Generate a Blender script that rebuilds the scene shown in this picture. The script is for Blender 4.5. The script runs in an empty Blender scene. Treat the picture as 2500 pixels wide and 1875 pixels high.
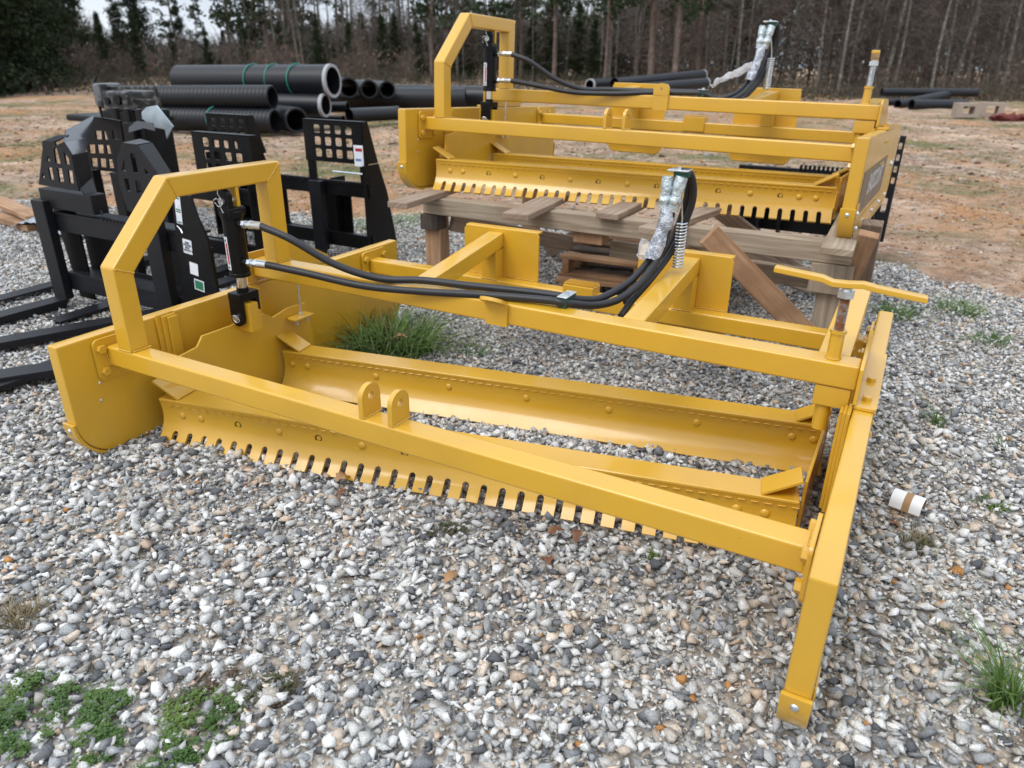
import bpy, bmesh, math, random
import numpy as np
from mathutils import Vector, Matrix, noise
from mathutils.geometry import tessellate_polygon
PI = math.pi
sc = bpy.context.scene
COL = sc.collection
# ------------------------------------------------------------ camera
cam = bpy.data.cameras.new('Camera'); camo = bpy.data.objects.new('Camera', cam); COL.objects.link(camo)
CP = Vector((2.1553, -1.1124, 1.1907)); YAW, PITCH, ROLL, FPX = 0.4964, -0.4193, 0.0114, 1760.96
fwd = Vector((-math.sin(YAW)*math.cos(PITCH), math.cos(YAW)*math.cos(PITCH), math.sin(PITCH)))
rt = fwd.cross(Vector((0, 0, 1))).normalized(); up = rt.cross(fwd)
r2 = rt*math.cos(ROLL)+up*math.sin(ROLL); u2 = up*math.cos(ROLL)-rt*math.sin(ROLL)
m = Matrix.Identity(4)
for i in range(3):
    m[i][0] = r2[i]; m[i][1] = u2[i]; m[i][2] = -fwd[i]; m[i][3] = CP[i]
camo.matrix_world = m
cam.sensor_width = 36; cam.lens = FPX/2500*36; cam.clip_start = .02; cam.clip_end = 2000
cam.dof.use_dof = True; cam.dof.focus_distance = 1.95; cam.dof.aperture_fstop = 3.9
sc.camera = camo
# ------------------------------------------------------------ world, sun, exposure
SUN_EL, SUN_AZ = math.radians(52), math.radians(250)   # azimuth from +x, direction the light comes from
w = bpy.data.worlds.new('World'); sc.world = w; w.use_nodes = True
nt = w.node_tree; N = nt.nodes; Lk = nt.links
bg = N['Background']; bg.inputs['Strength'].default_value = 0.10
sky = N.new('ShaderNodeTexSky'); sky.sky_type = 'NISHITA'; sky.sun_disc = False
sky.sun_elevation = SUN_EL; sky.sun_rotation = PI/2-SUN_AZ; sky.dust_density = 3; sky.air_density = 1.2
tc = N.new('ShaderNodeTexCoord'); mp = N.new('ShaderNodeMapping'); mp.inputs['Scale'].default_value = (1, 1, 2.6)
nz = N.new('ShaderNodeTexNoise'); nz.inputs['Scale'].default_value = 2.2; nz.inputs['Detail'].default_value = 5
cr = N.new('ShaderNodeValToRGB'); cr.color_ramp.elements[0].position = .36; cr.color_ramp.elements[0].color = (5.2, 6.0, 7.1, 1)
cr.color_ramp.elements[1].position = .6; cr.color_ramp.elements[1].color = (8.1, 8.7, 9.4, 1)
mx = N.new('ShaderNodeMix'); mx.data_type = 'RGBA'; mx.inputs[0].default_value = .9
Lk.new(tc.outputs['Generated'], mp.inputs[0]); Lk.new(mp.outputs[0], nz.inputs[0]); Lk.new(nz.outputs[0], cr.inputs[0])
sxyz = N.new('ShaderNodeSeparateXYZ'); zr = N.new('ShaderNodeMapRange'); zr.inputs[1].default_value = 0; zr.inputs[2].default_value = 1; zr.inputs[3].default_value = .92; zr.inputs[4].default_value = 1.75
vs_ = N.new('ShaderNodeVectorMath'); vs_.operation = 'SCALE'; Lk.new(tc.outputs['Generated'], sxyz.inputs[0]); Lk.new(sxyz.outputs[2], zr.inputs[0]); Lk.new(cr.outputs[0], vs_.inputs[0]); Lk.new(zr.outputs[0], vs_.inputs['Scale'])
Lk.new(sky.outputs[0], mx.inputs[6]); Lk.new(vs_.outputs[0], mx.inputs[7]); Lk.new(mx.outputs[2], bg.inputs[0])
sl = bpy.data.lights.new('Sun', 'SUN'); sl.energy = 1.35; sl.angle = math.radians(28); sl.color = (1, .97, .92)
so = bpy.data.objects.new('Sun', sl); COL.objects.link(so)
sd = Vector((math.cos(SUN_AZ)*math.cos(SUN_EL), math.sin(SUN_AZ)*math.cos(SUN_EL), math.sin(SUN_EL)))
so.rotation_euler = sd.to_track_quat('Z', 'Y').to_euler()
sc.view_settings.view_transform = 'Standard'; sc.view_settings.look = 'None'; sc.view_settings.exposure = 0.36; sc.view_settings.gamma = 1
sc.render.engine = 'CYCLES'; sc.cycles.max_bounces = 6; sc.cycles.transparent_max_bounces = 8

# ------------------------------------------------------------ materials
def mat(name, col, rough=.5, metal=0, coat=0, n1=None, bump=None, spec=.5):
    """n1=(scale, colour, amount-low, amount-high) mixes a second colour by noise; bump=(scale,dist)"""
    M = bpy.data.materials.new(name); M.use_nodes = True; nt = M.node_tree; b = nt.nodes['Principled BSDF']
    b.inputs['Base Color'].default_value = (*col, 1); b.inputs['Roughness'].default_value = rough
    b.inputs['Metallic'].default_value = metal; b.inputs['Coat Weight'].default_value = coat; b.inputs['Coat Roughness'].default_value = .13
    b.inputs['Specular IOR Level'].default_value = spec
    tc = nt.nodes.new('ShaderNodeTexCoord')
    if n1:
        n = nt.nodes.new('ShaderNodeTexNoise'); n.inputs['Scale'].default_value = n1[0]; n.inputs['Detail'].default_value = 6
        nt.links.new(tc.outputs['Object'], n.inputs[0])
        mr = nt.nodes.new('ShaderNodeMapRange'); mr.inputs[1].default_value = n1[2]; mr.inputs[2].default_value = n1[3]
        nt.links.new(n.outputs[0], mr.inputs[0])
        x = nt.nodes.new('ShaderNodeMix'); x.data_type = 'RGBA'; x.inputs[6].default_value = (*col, 1); x.inputs[7].default_value = (*n1[1], 1)
        nt.links.new(mr.outputs[0], x.inputs[0]); nt.links.new(x.outputs[2], b.inputs['Base Color'])
    if bump:
        n = nt.nodes.new('ShaderNodeTexNoise'); n.inputs['Scale'].default_value = bump[0]; n.inputs['Detail'].default_value = 4
        nt.links.new(tc.outputs['Object'], n.inputs[0])
        bb = nt.nodes.new('ShaderNodeBump'); bb.inputs['Strength'].default_value = .5; bb.inputs['Distance'].default_value = bump[1]
        nt.links.new(n.outputs[0], bb.inputs['Height']); nt.links.new(bb.outputs[0], b.inputs['Normal'])
    return M
YEL = mat('yellow_paint', (.63, .35, .021), .40, coat=.65, n1=(4, (.55, .305, .024), .45, .78), bump=(45, .0006))
# thin pale dust film and fine specks on the paint
def dust(M):
    nt = M.node_tree; b = nt.nodes['Principled BSDF']; src = b.inputs['Base Color'].links[0].from_socket
    tc = [n for n in nt.nodes if n.type == 'TEX_COORD'][0]
    n = nt.nodes.new('ShaderNodeTexNoise'); n.inputs['Scale'].default_value = 160; n.inputs['Detail'].default_value = 2
    nt.links.new(tc.outputs['Object'], n.inputs[0])
    mr = nt.nodes.new('ShaderNodeMapRange'); mr.inputs[1].default_value = .735; mr.inputs[2].default_value = .79
    nt.links.new(n.outputs[0], mr.inputs[0])
    x = nt.nodes.new('ShaderNodeMix'); x.data_type = 'RGBA'; x.inputs[7].default_value = (.16, .08, .02, 1)
    nt.links.new(mr.outputs[0], x.inputs[0]); nt.links.new(src, x.inputs[6])
    n2 = nt.nodes.new('ShaderNodeTexNoise'); n2.inputs['Scale'].default_value = 3.5; n2.inputs['Detail'].default_value = 7; n2.inputs['Roughness'].default_value = .65
    nt.links.new(tc.outputs['Object'], n2.inputs[0])
    m2 = nt.nodes.new('ShaderNodeMapRange'); m2.inputs[1].default_value = .4; m2.inputs[2].default_value = .7; m2.inputs[3].default_value = .34; m2.inputs[4].default_value = .56
    nt.links.new(n2.outputs[0], m2.inputs[0]); nt.links.new(m2.outputs[0], b.inputs['Roughness'])
    nt.links.new(x.outputs[2], b.inputs['Base Color'])
dust(YEL)
BLK = mat('black_paint', (.0045, .0045, .005), .36, coat=.04, spec=.18, n1=(5, (.009, .009, .010), .4, .7))
BLK2 = mat('charcoal_paint', (.010, .0105, .013), .40, coat=.04, spec=.22, n1=(4, (.014, .014, .017), .4, .7))
HOOD = mat('grey_sheen_paint', (.034, .034, .044), .24, coat=.6)
HOSE = mat('hose_rubber', (.014, .014, .017), .48, bump=(120, .0004))
ZINC = mat('zinc_plated', (.62, .66, .7), .28, metal=.9, n1=(60, (.75, .78, .8), .4, .6))
CHROME = mat('chrome_rod', (.7, .68, .66), .15, metal=1)
RUST = mat('rusty_thread', (.35, .30, .26), .5, metal=.5, n1=(60, (.30, .13, .06), .42, .58))
PLAST = mat('stretch_film', (.50, .53, .58), .22, metal=.35, n1=(38, (.24, .26, .31), .45, .56), bump=(150, .014), coat=.6)
FOIL = mat('foil_wrap', (.62, .70, .73), .22, metal=.5, n1=(60, (.40, .46, .50), .45, .58), bump=(140, .010))
GREENC = mat('green_clamp', (.004, .055, .045), .45)
WOOD = None
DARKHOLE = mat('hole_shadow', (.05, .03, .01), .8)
WHITE = mat('white_label', (.75, .76, .8), .5, n1=(40, (.55, .6, .68), .5, .7))
RED = mat('red_print', (.38, .015, .02), .5)
INK = mat('black_ink', (.03, .03, .04), .6)
GRNINK = mat('green_ink', (.02, .16, .08), .5)
BLUEINK = mat('blue_ink', (.12, .2, .38), .6)
DECAL = mat('grey_decal', (.15, .11, .075), .45, n1=(8, (.2, .14, .08), .4, .7))
DECTXT = mat('pale_letters', (.55, .52, .5), .5)
CONC = mat('concrete', (.34, .27, .22), .9, bump=(30, .01))
REDP = mat('red_bags', (.13, .025, .022), .8)
ORANGE = mat('orange_net', (.6, .09, .02), .6)
GALV = mat('galvanised', (.30, .35, .40), .45, metal=.5, n1=(12, (.40, .45, .49), .4, .6))
PIPEM = mat('pipe_plastic', (.008, .009, .012), .40, spec=.4)
RIM = mat('pipe_rim', (.34, .35, .37), .6)
STRAP = mat('green_strap', (.02, .22, .17), .5)
CARD = mat('cardboard_white', (.74, .75, .77), .6); BROWNC = mat('cardboard_brown', (.33, .2, .1), .8)
def wood_mat(name, c1, c2, c3):
    M = bpy.data.materials.new(name); M.use_nodes = True; nt = M.node_tree; b = nt.nodes['Principled BSDF']; b.inputs['Roughness'].default_value = .85
    tc = nt.nodes.new('ShaderNodeTexCoord'); mp = nt.nodes.new('ShaderNodeMapping'); mp.inputs['Scale'].default_value = (3, 55, 55)
    n = nt.nodes.new('ShaderNodeTexNoise'); n.inputs['Scale'].default_value = 1.0; n.inputs['Detail'].default_value = 6
    nt.links.new(tc.outputs['UV'], mp.inputs[0]); nt.links.new(mp.outputs[0], n.inputs[0])
    r = nt.nodes.new('ShaderNodeValToRGB'); r.color_ramp.elements[0].position = .3; r.color_ramp.elements[0].color = (*c1, 1)
    r.color_ramp.elements[1].position = .7; r.color_ramp.elements[1].color = (*c2, 1)
    nt.links.new(n.outputs[0], r.inputs[0])
    n2 = nt.nodes.new('ShaderNodeTexNoise'); n2.inputs['Scale'].default_value = 5; n2.inputs['Detail'].default_value = 4
    nt.links.new(tc.outputs['Object'], n2.inputs[0])
    mr = nt.nodes.new('ShaderNodeMapRange'); mr.inputs[1].default_value = .5; mr.inputs[2].default_value = .7; nt.links.new(n2.outputs[0], mr.inputs[0])
    x = nt.nodes.new('ShaderNodeMix'); x.data_type = 'RGBA'; x.inputs[7].default_value = (*c3, 1)
    nt.links.new(mr.outputs[0], x.inputs[0]); nt.links.new(r.outputs[0], x.inputs[6]); nt.links.new(x.outputs[2], b.inputs['Base Color'])
    bb = nt.nodes.new('ShaderNodeBump'); bb.inputs['Strength'].default_value = .6; bb.inputs['Distance'].default_value = .002
    nt.links.new(n.outputs[0], bb.inputs['Height']); nt.links.new(bb.outputs[0], b.inputs['Normal'])
    return M
WOODG = wood_mat('weathered_timber', (.20, .15, .105), (.42, .335, .245), (.25, .175, .12))
WOODR = wood_mat('reddish_timber', (.20, .14, .10), (.38, .29, .215), (.25, .17, .12))
WOODO = wood_mat('orange_timber', (.27, .14, .065), (.45, .28, .165), (.26, .14, .075))
WOODD = wood_mat('wet_dark_timber', (.035, .026, .022), (.1, .075, .06), (.22, .13, .07))

# ------------------------------------------------------------ mesh builder
def _box_template(sx, sy, sz, bev, seg):
    bm = bmesh.new(); bmesh.ops.create_cube(bm, size=1)
    for v in bm.verts: v.co = Vector((v.co.x*sx, v.co.y*sy, v.co.z*sz))
    if bev > 0: bmesh.ops.bevel(bm, geom=bm.edges[:], offset=min(bev, .45*min(sx, sy, sz)), segments=seg, profile=.5, affect='EDGES')
    vs = [v.co.copy() for v in bm.verts]; bm.verts.index_update(); fs = [[v.index for v in f.verts] for f in bm.faces]; bm.free()
    return vs, fs
class MB:
    def __init__(s): s.v = []; s.f = []; s.mi = []; s.uv = []; s.cur = 0
    def add(s, vs, fs, T=None):
        o = len(s.v)
        s.v += [tuple(T @ Vector(v)) if T is not None else tuple(v) for v in vs]
        s.f += [[i+o for i in f] for f in fs]; s.mi += [s.cur]*len(fs)
        return s
    def box(s, x0, x1, y0, y1, z0, z1, bev=0., seg=2, T=None):
        vs, fs = _box_template(abs(x1-x0), abs(y1-y0), abs(z1-z0), bev, seg); c = Vector(((x0+x1)/2, (y0+y1)/2, (z0+z1)/2))
        return s.add([v+c for v in vs], fs, T)
    def bar(s, p0, p1, w, h, bev=0., upv=(0, 0, 1), seg=2):
        p0, p1 = Vector(p0), Vector(p1); d = p1-p0; l = d.length; x = d/l; y = Vector(upv).cross(x).normalized(); z = x.cross(y)
        T = Matrix((( x[0], y[0], z[0], (p0[0]+p1[0])/2), (x[1], y[1], z[1], (p0[1]+p1[1])/2), (x[2], y[2], z[2], (p0[2]+p1[2])/2), (0, 0, 0, 1)))
        vs, fs = _box_template(l, w, h, bev, seg)
        return s.add(vs, fs, T)
    def cyl(s, p0, p1, r0, r1=None, n=18, cap=True):
        r1 = r0 if r1 is None else r1
        return s.tube([p0, p1], [r0, r1], n, cap)
    def tube(s, pts, r, n=10, cap=True):
        P = [Vector(p) for p in pts]; R = r if isinstance(r, (list, tuple)) else [r]*len(P); o = len(s.v)
        t = (P[1]-P[0]).normalized(); a = Vector((0, 0, 1)) if abs(t.z) < .9 else Vector((1, 0, 0)); u = t.cross(a).normalized()
        for i, p in enumerate(P):
            t = (P[min(i+1, len(P)-1)]-P[max(i-1, 0)]).normalized() if P[min(i+1, len(P)-1)] != P[max(i-1, 0)] else t
            u = (u-t*u.dot(t)).normalized(); v = t.cross(u)
            for k in range(n):
                an = 2*PI*k/n; s.v.append(tuple(p+(u*math.cos(an)+v*math.sin(an))*R[i]))
        for i in range(len(P)-1):
            for k in range(n):
                a = o+i*n+k; b = o+i*n+(k+1) % n; s.f.append([a, b, b+n, a+n]); s.mi.append(s.cur)
        if cap:
            s.f.append([o+k for k in reversed(range(n))]); s.f.append([o+(len(P)-1)*n+k for k in range(n)]); s.mi += [s.cur]*2
        return s
    def prism(s, loop, ax, a, b, bev=0., T=None):
        """loop of 2-D points; ax='x': (y,z), 'y': (x,z), 'z': (x,y); extruded from a to b"""
        def P(q, t): return {'x': (t, q[0], q[1]), 'y': (q[0], t, q[1]), 'z': (q[0], q[1], t)}[ax]
        bm = bmesh.new(); v0 = [bm.verts.new(P(q, a)) for q in loop]; v1 = [bm.verts.new(P(q, b)) for q in loop]; n = len(loop)
        bm.faces.new(v0); bm.faces.new(list(reversed(v1)))
        for i in range(n): bm.faces.new([v0[i], v1[i], v1[(i+1) % n], v0[(i+1) % n]])
        bmesh.ops.recalc_face_normals(bm, faces=bm.faces[:])
        if bev > 0:
            es = [e for e in bm.edges if len(e.link_faces) == 2 and e.calc_face_angle(0) > .6]
            bmesh.ops.bevel(bm, geom=es, offset=bev, segments=2, profile=.5, affect='EDGES')
        bm.verts.index_update(); vs = [v.co.copy() for v in bm.verts]; fs = [[v.index for v in f.verts] for f in bm.faces]; bm.free()
        return s.add(vs, fs, T)
    def plate(s, loop, holes, ax, a, b, T=None):
        def P(q, t): return {'x': (t, q[0], q[1]), 'y': (q[0], t, q[1]), 'z': (q[0], q[1], t)}[ax]
        loops = [loop]+holes; flat = [q for l in loops for q in l]
        tris = tessellate_polygon([[Vector((q[0], q[1], 0)) for q in l] for l in loops]); n = len(flat)
        vs = [P(q, a) for q in flat]+[P(q, b) for q in flat]; fs = [list(t) for t in tris]+[[i+n for i in reversed(t)] for t in tris]
        o = 0
        for l in loops:
            for i in range(len(l)): j = (i+1) % len(l); fs.append([o+i, o+j, o+j+n, o+i+n])
            o += len(l)
        return s.add(vs, fs, T)
    def lathe(s, prof, c, axis, n=20):
        """prof: (r, h) along axis from point c"""
        return s.tube([Vector(c)+Vector(axis)*h for r, h in prof], [max(r, 1e-4) for r, h in prof], n, True)
    def ball(s, c, r, n=8, sc=(1, 1, 1)):
        vs = []; fs = []
        for i in range(n+1):
            for k in range(n*2):
                a = PI*i/n; b = PI*k/n; vs.append(Vector((c[0]+sc[0]*r*math.sin(a)*math.cos(b), c[1]+sc[1]*r*math.sin(a)*math.sin(b), c[2]+sc[2]*r*math.cos(a))))
        for i in range(n):
            for k in range(n*2): fs.append([i*2*n+k, i*2*n+(k+1) % (2*n), (i+1)*2*n+(k+1) % (2*n), (i+1)*2*n+k])
        return s.add(vs, fs)
    def build(s, name, mats, parent=None, smooth=40, wn=True, T=None):
        me = bpy.data.meshes.new(name); me.from_pydata(s.v, [], s.f)
        mats = mats if isinstance(mats, (list, tuple)) else [mats]
        for m_ in mats: me.materials.append(m_)
        me.polygons.foreach_set('material_index', s.mi)
        bm = bmesh.new(); bm.from_mesh(me); bmesh.ops.remove_doubles(bm, verts=bm.verts[:], dist=1e-6); bmesh.ops.recalc_face_normals(bm, faces=bm.faces[:]); bm.to_mesh(me); bm.free()
        if T is not None: me.transform(T)
        if smooth:
            me.polygons.foreach_set('use_smooth', [True]*len(me.polygons)); me.set_sharp_from_angle(angle=math.radians(smooth))
        o = bpy.data.objects.new(name, me); COL.objects.link(o)
        if parent is not None: o.parent = parent
        if wn and smooth: wm = o.modifiers.new('wn', 'WEIGHTED_NORMAL'); wm.keep_sharp = True
        return o
def tag(o, label=None, cat=None, group=None, kind=None):
    for k, v in (('label', label), ('category', cat), ('group', group), ('kind', kind)):
        if v: o[k] = v
    return o
def empty(name, loc, rot=(0, 0, 0), label=None, cat=None, group=None):
    o = bpy.data.objects.new(name, None); COL.objects.link(o); o.location = loc; o.rotation_euler = rot; o.empty_display_size = .1
    return tag(o, label, cat, group)
def put(o, name, parent, loc=(0, 0, 0), rot=(0, 0, 0)):
    c = o.copy(); c.name = name; COL.objects.link(c); c.parent = parent; c.location = loc; c.rotation_euler = rot; return c
def spline(pts, k=8):
    P = [Vector(p) for p in pts]; P = [2*P[0]-P[1]]+P+[2*P[-1]-P[-2]]; out = []
    for i in range(1, len(P)-2):
        a, b, c, d = P[i-1:i+3]
        for j in range(k):
            t = j/k; out.append(.5*((2*b)+(c-a)*t+(2*a-5*b+4*c-d)*t*t+(3*b-a-3*c+d)*t**3))
    out.append(P[-2]); return out
def arc(cx, cy, r, a0, a1, n=8): return [(cx+r*math.cos(a0+(a1-a0)*i/n), cy+r*math.sin(a0+(a1-a0)*i/n)) for i in range(n+1)]
def circ(cx, cy, r, n=14): return arc(cx, cy, r, 0, 2*PI*(n-1)/n, n-1)
def rrect(x0, x1, y0, y1, r, n=3):
    return arc(x1-r, y1-r, r, 0, PI/2, n)+arc(x0+r, y1-r, r, PI/2, PI, n)+arc(x0+r, y0+r, r, PI, 1.5*PI, n)+arc(x1-r, y0+r, r, 1.5*PI, 2*PI, n)
def text_mesh(name, body, size, M, T, parent, shear=0., depth=.0004, align='CENTER', bold=0):
    cu = bpy.data.curves.new(name, 'FONT'); cu.body = body; cu.size = size; cu.align_x = align; cu.align_y = 'CENTER'; cu.extrude = depth; cu.shear = shear; cu.offset = bold; cu.space_line = .85
    t = bpy.data.objects.new(name, cu); COL.objects.link(t); bpy.context.view_layer.update()
    me = bpy.data.meshes.new_from_object(t.evaluated_get(bpy.context.evaluated_depsgraph_get())); bpy.data.objects.remove(t)
    me.transform(T); me.materials.clear(); me.materials.append(M); o = bpy.data.objects.new(name, me); COL.objects.link(o); o.parent = parent; return o
def frameT(o, x, y):
    x = Vector(x).normalized(); y = Vector(y); y = (y-x*y.dot(x)).normalized(); z = x.cross(y)
    return Matrix(((x[0], y[0], z[0], o[0]), (x[1], y[1], z[1], o[1]), (x[2], y[2], z[2], o[2]), (0, 0, 0, 1)))

# ------------------------------------------------------------ the land leveler
def hexbolt(p, d, r=.0155, h=.012, name='bolt', M=YEL, parent=None):
    b = MB(); p = Vector(p); d = Vector(d); b.tube([p, p+d*h*.85, p+d*h], [r, r, r*.86], n=6)
    return b.build(name, M, parent, smooth=0, wn=False)
def dome(p, d, r=.0138, h=.0065, name='bolt_head', M=YEL, parent=None):
    b = MB(); p = Vector(p); d = Vector(d); b.tube([p-d*.002, p, p+d*h*.5, p+d*h*.85, p+d*h], [r, r, r*.86, r*.55, .0005], 16)
    return b.build(name, M, parent, smooth=60, wn=False)
PROF = [(.0, .142), (.004, .125), (.006, .105), (.005, .085), (.001, .066), (-.006, .05), (-.016, .034), (-.030, .018), (-.05, .0)]
def prof_len():
    L = [0]
    for a, b in zip(PROF, PROF[1:]): L.append(L[-1]+math.hypot(a[0]-b[0], a[1]-b[1]))
    return L
PLEN = prof_len(); VL = PLEN[-1]
def prof_at(v):
    v = max(0, min(VL, v))
    for i in range(len(PLEN)-1):
        if v <= PLEN[i+1]+1e-9:
            t = (v-PLEN[i])/(PLEN[i+1]-PLEN[i]); return tuple(PROF[i][k]*(1-t)+PROF[i+1][k]*t for k in (0, 1))
def blade(L, slots=0, pitch=.0589, s1=.055, sr=.0105, T=None, parent=None, name='blade', holes=()):
    VS = VL-.058; b = MB(); cols = []    # columns: (s0,s1,kind,centre)
    cur = 0.
    for k in range(slots):
        c = s1+k*pitch
        cols.append((cur, c-sr, 0, 0))
        N_ = 8
        for i in range(N_): a0 = c-sr*math.cos(PI*i/N_); a1 = c-sr*math.cos(PI*(i+1)/N_); cols.append((a0, a1, 1, c))
        cur = c+sr
    cols.append((cur, L, 0, 0))
    th = .009
    def pt(s, v, back):
        t, z = prof_at(v); t2, z2 = prof_at(min(VL, v+.004)); t1, z1 = prof_at(max(0, v-.004)); dx, dz = t2-t1, z2-z1; l = math.hypot(dx, dz); nx, nz = dz/l, -dx/l   # points to the back
        return (s, t-(nx*th if back else 0)*1.0, z-(nz*th if back else 0)) if nx < 0 else (s, t+(nx*th if back else 0), z+(nz*th if back else 0))
    up_lv = [VS*i/8 for i in range(9)]
    for s0, s1_, kd, c in cols:
        def arcv(s): return VS+sr-math.sqrt(max(0, sr*sr-(s-c)**2))
        lv0 = up_lv+([arcv(s0)] if kd else [VS+sr, VS+sr+.017, VS+sr+.034, VL]); lv1 = up_lv+([arcv(s1_)] if kd else [VS+sr, VS+sr+.017, VS+sr+.034, VL])
        for bk in (0, 1):
            vs = [pt(s0, v, bk) for v in lv0]+[pt(s1_, v, bk) for v in lv1]; n = len(lv0)
            fs = [[i, i+1, i+1+n, i+n] for i in range(n-1)]; b.add(vs, fs)
        # bottom rim
        b.add([pt(s0, lv0[-1], 0), pt(s1_, lv1[-1], 0), pt(s1_, lv1[-1], 1), pt(s0, lv0[-1], 1)], [[0, 1, 2, 3]])
        if not kd:
            for s_ in (s0, s1_):
                lv = [VS+sr, VS+sr+.017, VS+sr+.034, VL] if 0 < s_ < L else up_lv+[VS+sr, VS+sr+.017, VS+sr+.034, VL]
                for va, vb in zip(lv, lv[1:]): b.add([pt(s_, va, 0), pt(s_, vb, 0), pt(s_, vb, 1), pt(s_, va, 1)], [[0, 1, 2, 3]])
    # flange on top and the stitch weld along it
    b.box(0, L, -.003, .088, .142, .152, .002, 1)
    for i in range(int(L/.034)): b.box(.03+i*.034, .03+i*.034+.02, -.0026, .002, .1295, .1325, .001, 1)
    o = b.build(name, YEL, parent, smooth=35, T=T, wn=False)
    return o
def leveler(name, loc, rot, P, label):
    W, D, H, fw, zs = P['W'], 1.68, .3975, .050, .134
    root = empty(name, loc, rot, label, 'land leveler', 'yellow land levelers')
    # --- side panels
    R = .134
    outl = [(0, H), (0, R)]+arc(R, R, R, PI, 1.5*PI, 8)[1:]+arc(D-R, R, R, 1.5*PI, 2*PI, 8)+[(D, H)]
    path = [(0, R+.006)]+arc(R, R, R, PI, 1.5*PI, 10)[0:]+arc(D-R, R, R, 1.5*PI, 2*PI, 10)+[(D, R)]
    for side in (0, 1):
        xa, xb = (-fw, 0) if side == 0 else (W, W+fw)
        so_ = MB().prism(outl, 'x', xa, xb, .008).build('side_panel', YEL, root)
        q = [(0-.001, R+.004)]+arc(R, R, R+.001, PI, 1.5*PI, 10)+arc(D-R, R, R+.001, 1.5*PI, 2*PI, 10)+[(D+.001, R+.02)]
        q2 = [(D+.011, R+.02)]+list(reversed(arc(D-R, R, R+.011, 1.5*PI, 2*PI, 10)))+list(reversed(arc(R, R, R+.011, PI, 1.5*PI, 10)))+[(-.011, R+.004)]
        sh = MB().prism(q+q2, 'x', xa-.003, xb+.003, .0015)
        xo = -fw if side == 0 else W+fw; sg = -1 if side == 0 else 1
        inn = [(.012, R+.02)]+arc(R, R, R-.012, PI, 1.5*PI, 8)+[(D-R, .012)]+[(D-R, .075), (R, .075), (.075, R+.02)]
        sh.prism(inn, 'x', xo+sg*.0005, xo+sg*.0045, .001)
        sho = sh.build('skid_shoe', YEL, so_)
        for yy, zz in ((.05, .115), (.12, .048), (.4, .042), (.75, .042), (1.1, .042), (1.45, .042)):
            dome((xo+sg*.0045, yy, zz), (sg, 0, 0), .010, .007, 'bolt', ZINC, sho)
        dome(((xa+xb)/2, -.010, R-.02), (0, -1, 0), .0085, .004, 'bolt', ZINC, sho)
        if side == 1:
            dome((xo, 1.5, .2), (1, 0, 0), .014, .009, 'bolt', ZINC, so_)
            for yy, zz in ((.72, .35), (.80, .35), (.87, .345), (.75, .25), (.84, .25)): dome((xo, yy, zz), (1, 0, 0), .008, .006, 'bolt', YEL, so_)
            if P['decal']:
                dc = MB().prism([(.06, .15), (.06, .27), (1.1, .27), (1.1, .10), (.2, .10)], 'x', xo+.0008, xo+.0016).build('decal', DECAL, so_, wn=False)
                text_mesh('lettering', 'BASSCOURT', .115, DECTXT, frameT((xo+.0024, .62, .195), (0, 1, 0), (0, 0, 1)), dc, .25, .0003, bold=.002)
        # bolted plates at the beam ends
        for (y0, y1, z0, z1, bl) in ((.104, .248, .25, .386, ((.127, .353), (.127, .279), (.228, .353), (.228, .279))), (1.403, 1.576, .262, .390, ((1.425, .357), (1.425, .29), (1.555, .357), (1.555, .29)))):
            px = (.002, .011) if side == 0 else (W-.011, W-.002); dx = 1 if side == 0 else -1
            pl = MB().prism(rrect(y0, y1, z0, z1, .02), 'x', px[0], px[1], .0015).build('end_plate', YEL, root)
            for yy, zz in bl: hexbolt((px[1] if side == 0 else px[0], yy, zz), (dx, 0, 0), parent=pl)
        xi = 0 if side == 0 else W; dx = 1 if side == 0 else -1
        if side == 0:   # silver rivets on the inner face
            for yy, zz in ((.107, .243), (.098, .185)): dome((xi, yy, zz), (dx, 0, 0), .0055, .002, 'rivet', ZINC, so_)
        # vertical guides on the inner face
        for (y0, w_) in ((.335 if side == 0 else .70, .07), (.72 if side == 0 else 1.18, .06)):
            g = MB()
            for k in range(3): g.box(xi+dx*(.001+.009*k), xi+dx*(.010+.009*k), y0+.016*k, y0+w_, .10, .402-.006*k, .0015, 1)
            g.build('guide_rail', YEL, root)
        # shoe of the middle beam on top of the panel
        vx = (-.006, .003) if side == 0 else (W-.003, W+.006)
        b = MB().prism([(.745, H+.012), (.745, .505), (.765, .525), (1.02, .525), (1.19, .43), (1.19, H+.012)], 'x', vx[0], vx[1], .002)
        fx = (-fw-.004, .0) if side == 0 else (W, W+fw+.004)
        b.prism(rrect(fx[0], fx[1], .745, 1.19, .012), 'z', H+.001, H+.010, .0015)
        br = b.build('beam_bracket', YEL, root)
        fxm = (fx[0]+fx[1])/2
        for yy in (.80, .94): hexbolt((fxm, yy, H+.010), (0, 0, 1), .013, parent=br)
    # --- beams
    yf, zt, bb = .1435, .3587, .065
    MB().box(.011, W-.011, yf, yf+bb, zt-bb, zt, .007, 3).build('front_beam', YEL, root)
    MB().box(.003, W-.003, .775, .846, .4336, .5015, .007, 3).build('middle_beam', YEL, root)
    MB().box(.011, W-.011, 1.4447, 1.51, .2902, .3538, .007, 3).build('rear_beam', YEL, root)
    # --- arch
    z1, y2, z2, yb = .6243, .3757, .8601, .846
    A = MB().prism([(yf, zt+.001), (yf, z1), (y2, z2), (yb, z2), (yb, .5025), (.775, .5025), (.775, z2-.066), (y2+.027, z2-.066), (yf+bb, z1-.027), (yf+bb, zt+.001)], 'x', .074, .138, .007)
    A.bar((.141, yf+bb+.004, zt+.003), (.141, yf+.004, zt+.003), .006, .005, .002)
    A.bar((.141, .842, .5045), (.141, .779, .5045), .006, .005, .002)
    A.build('lift_arch', YEL, root)
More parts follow.
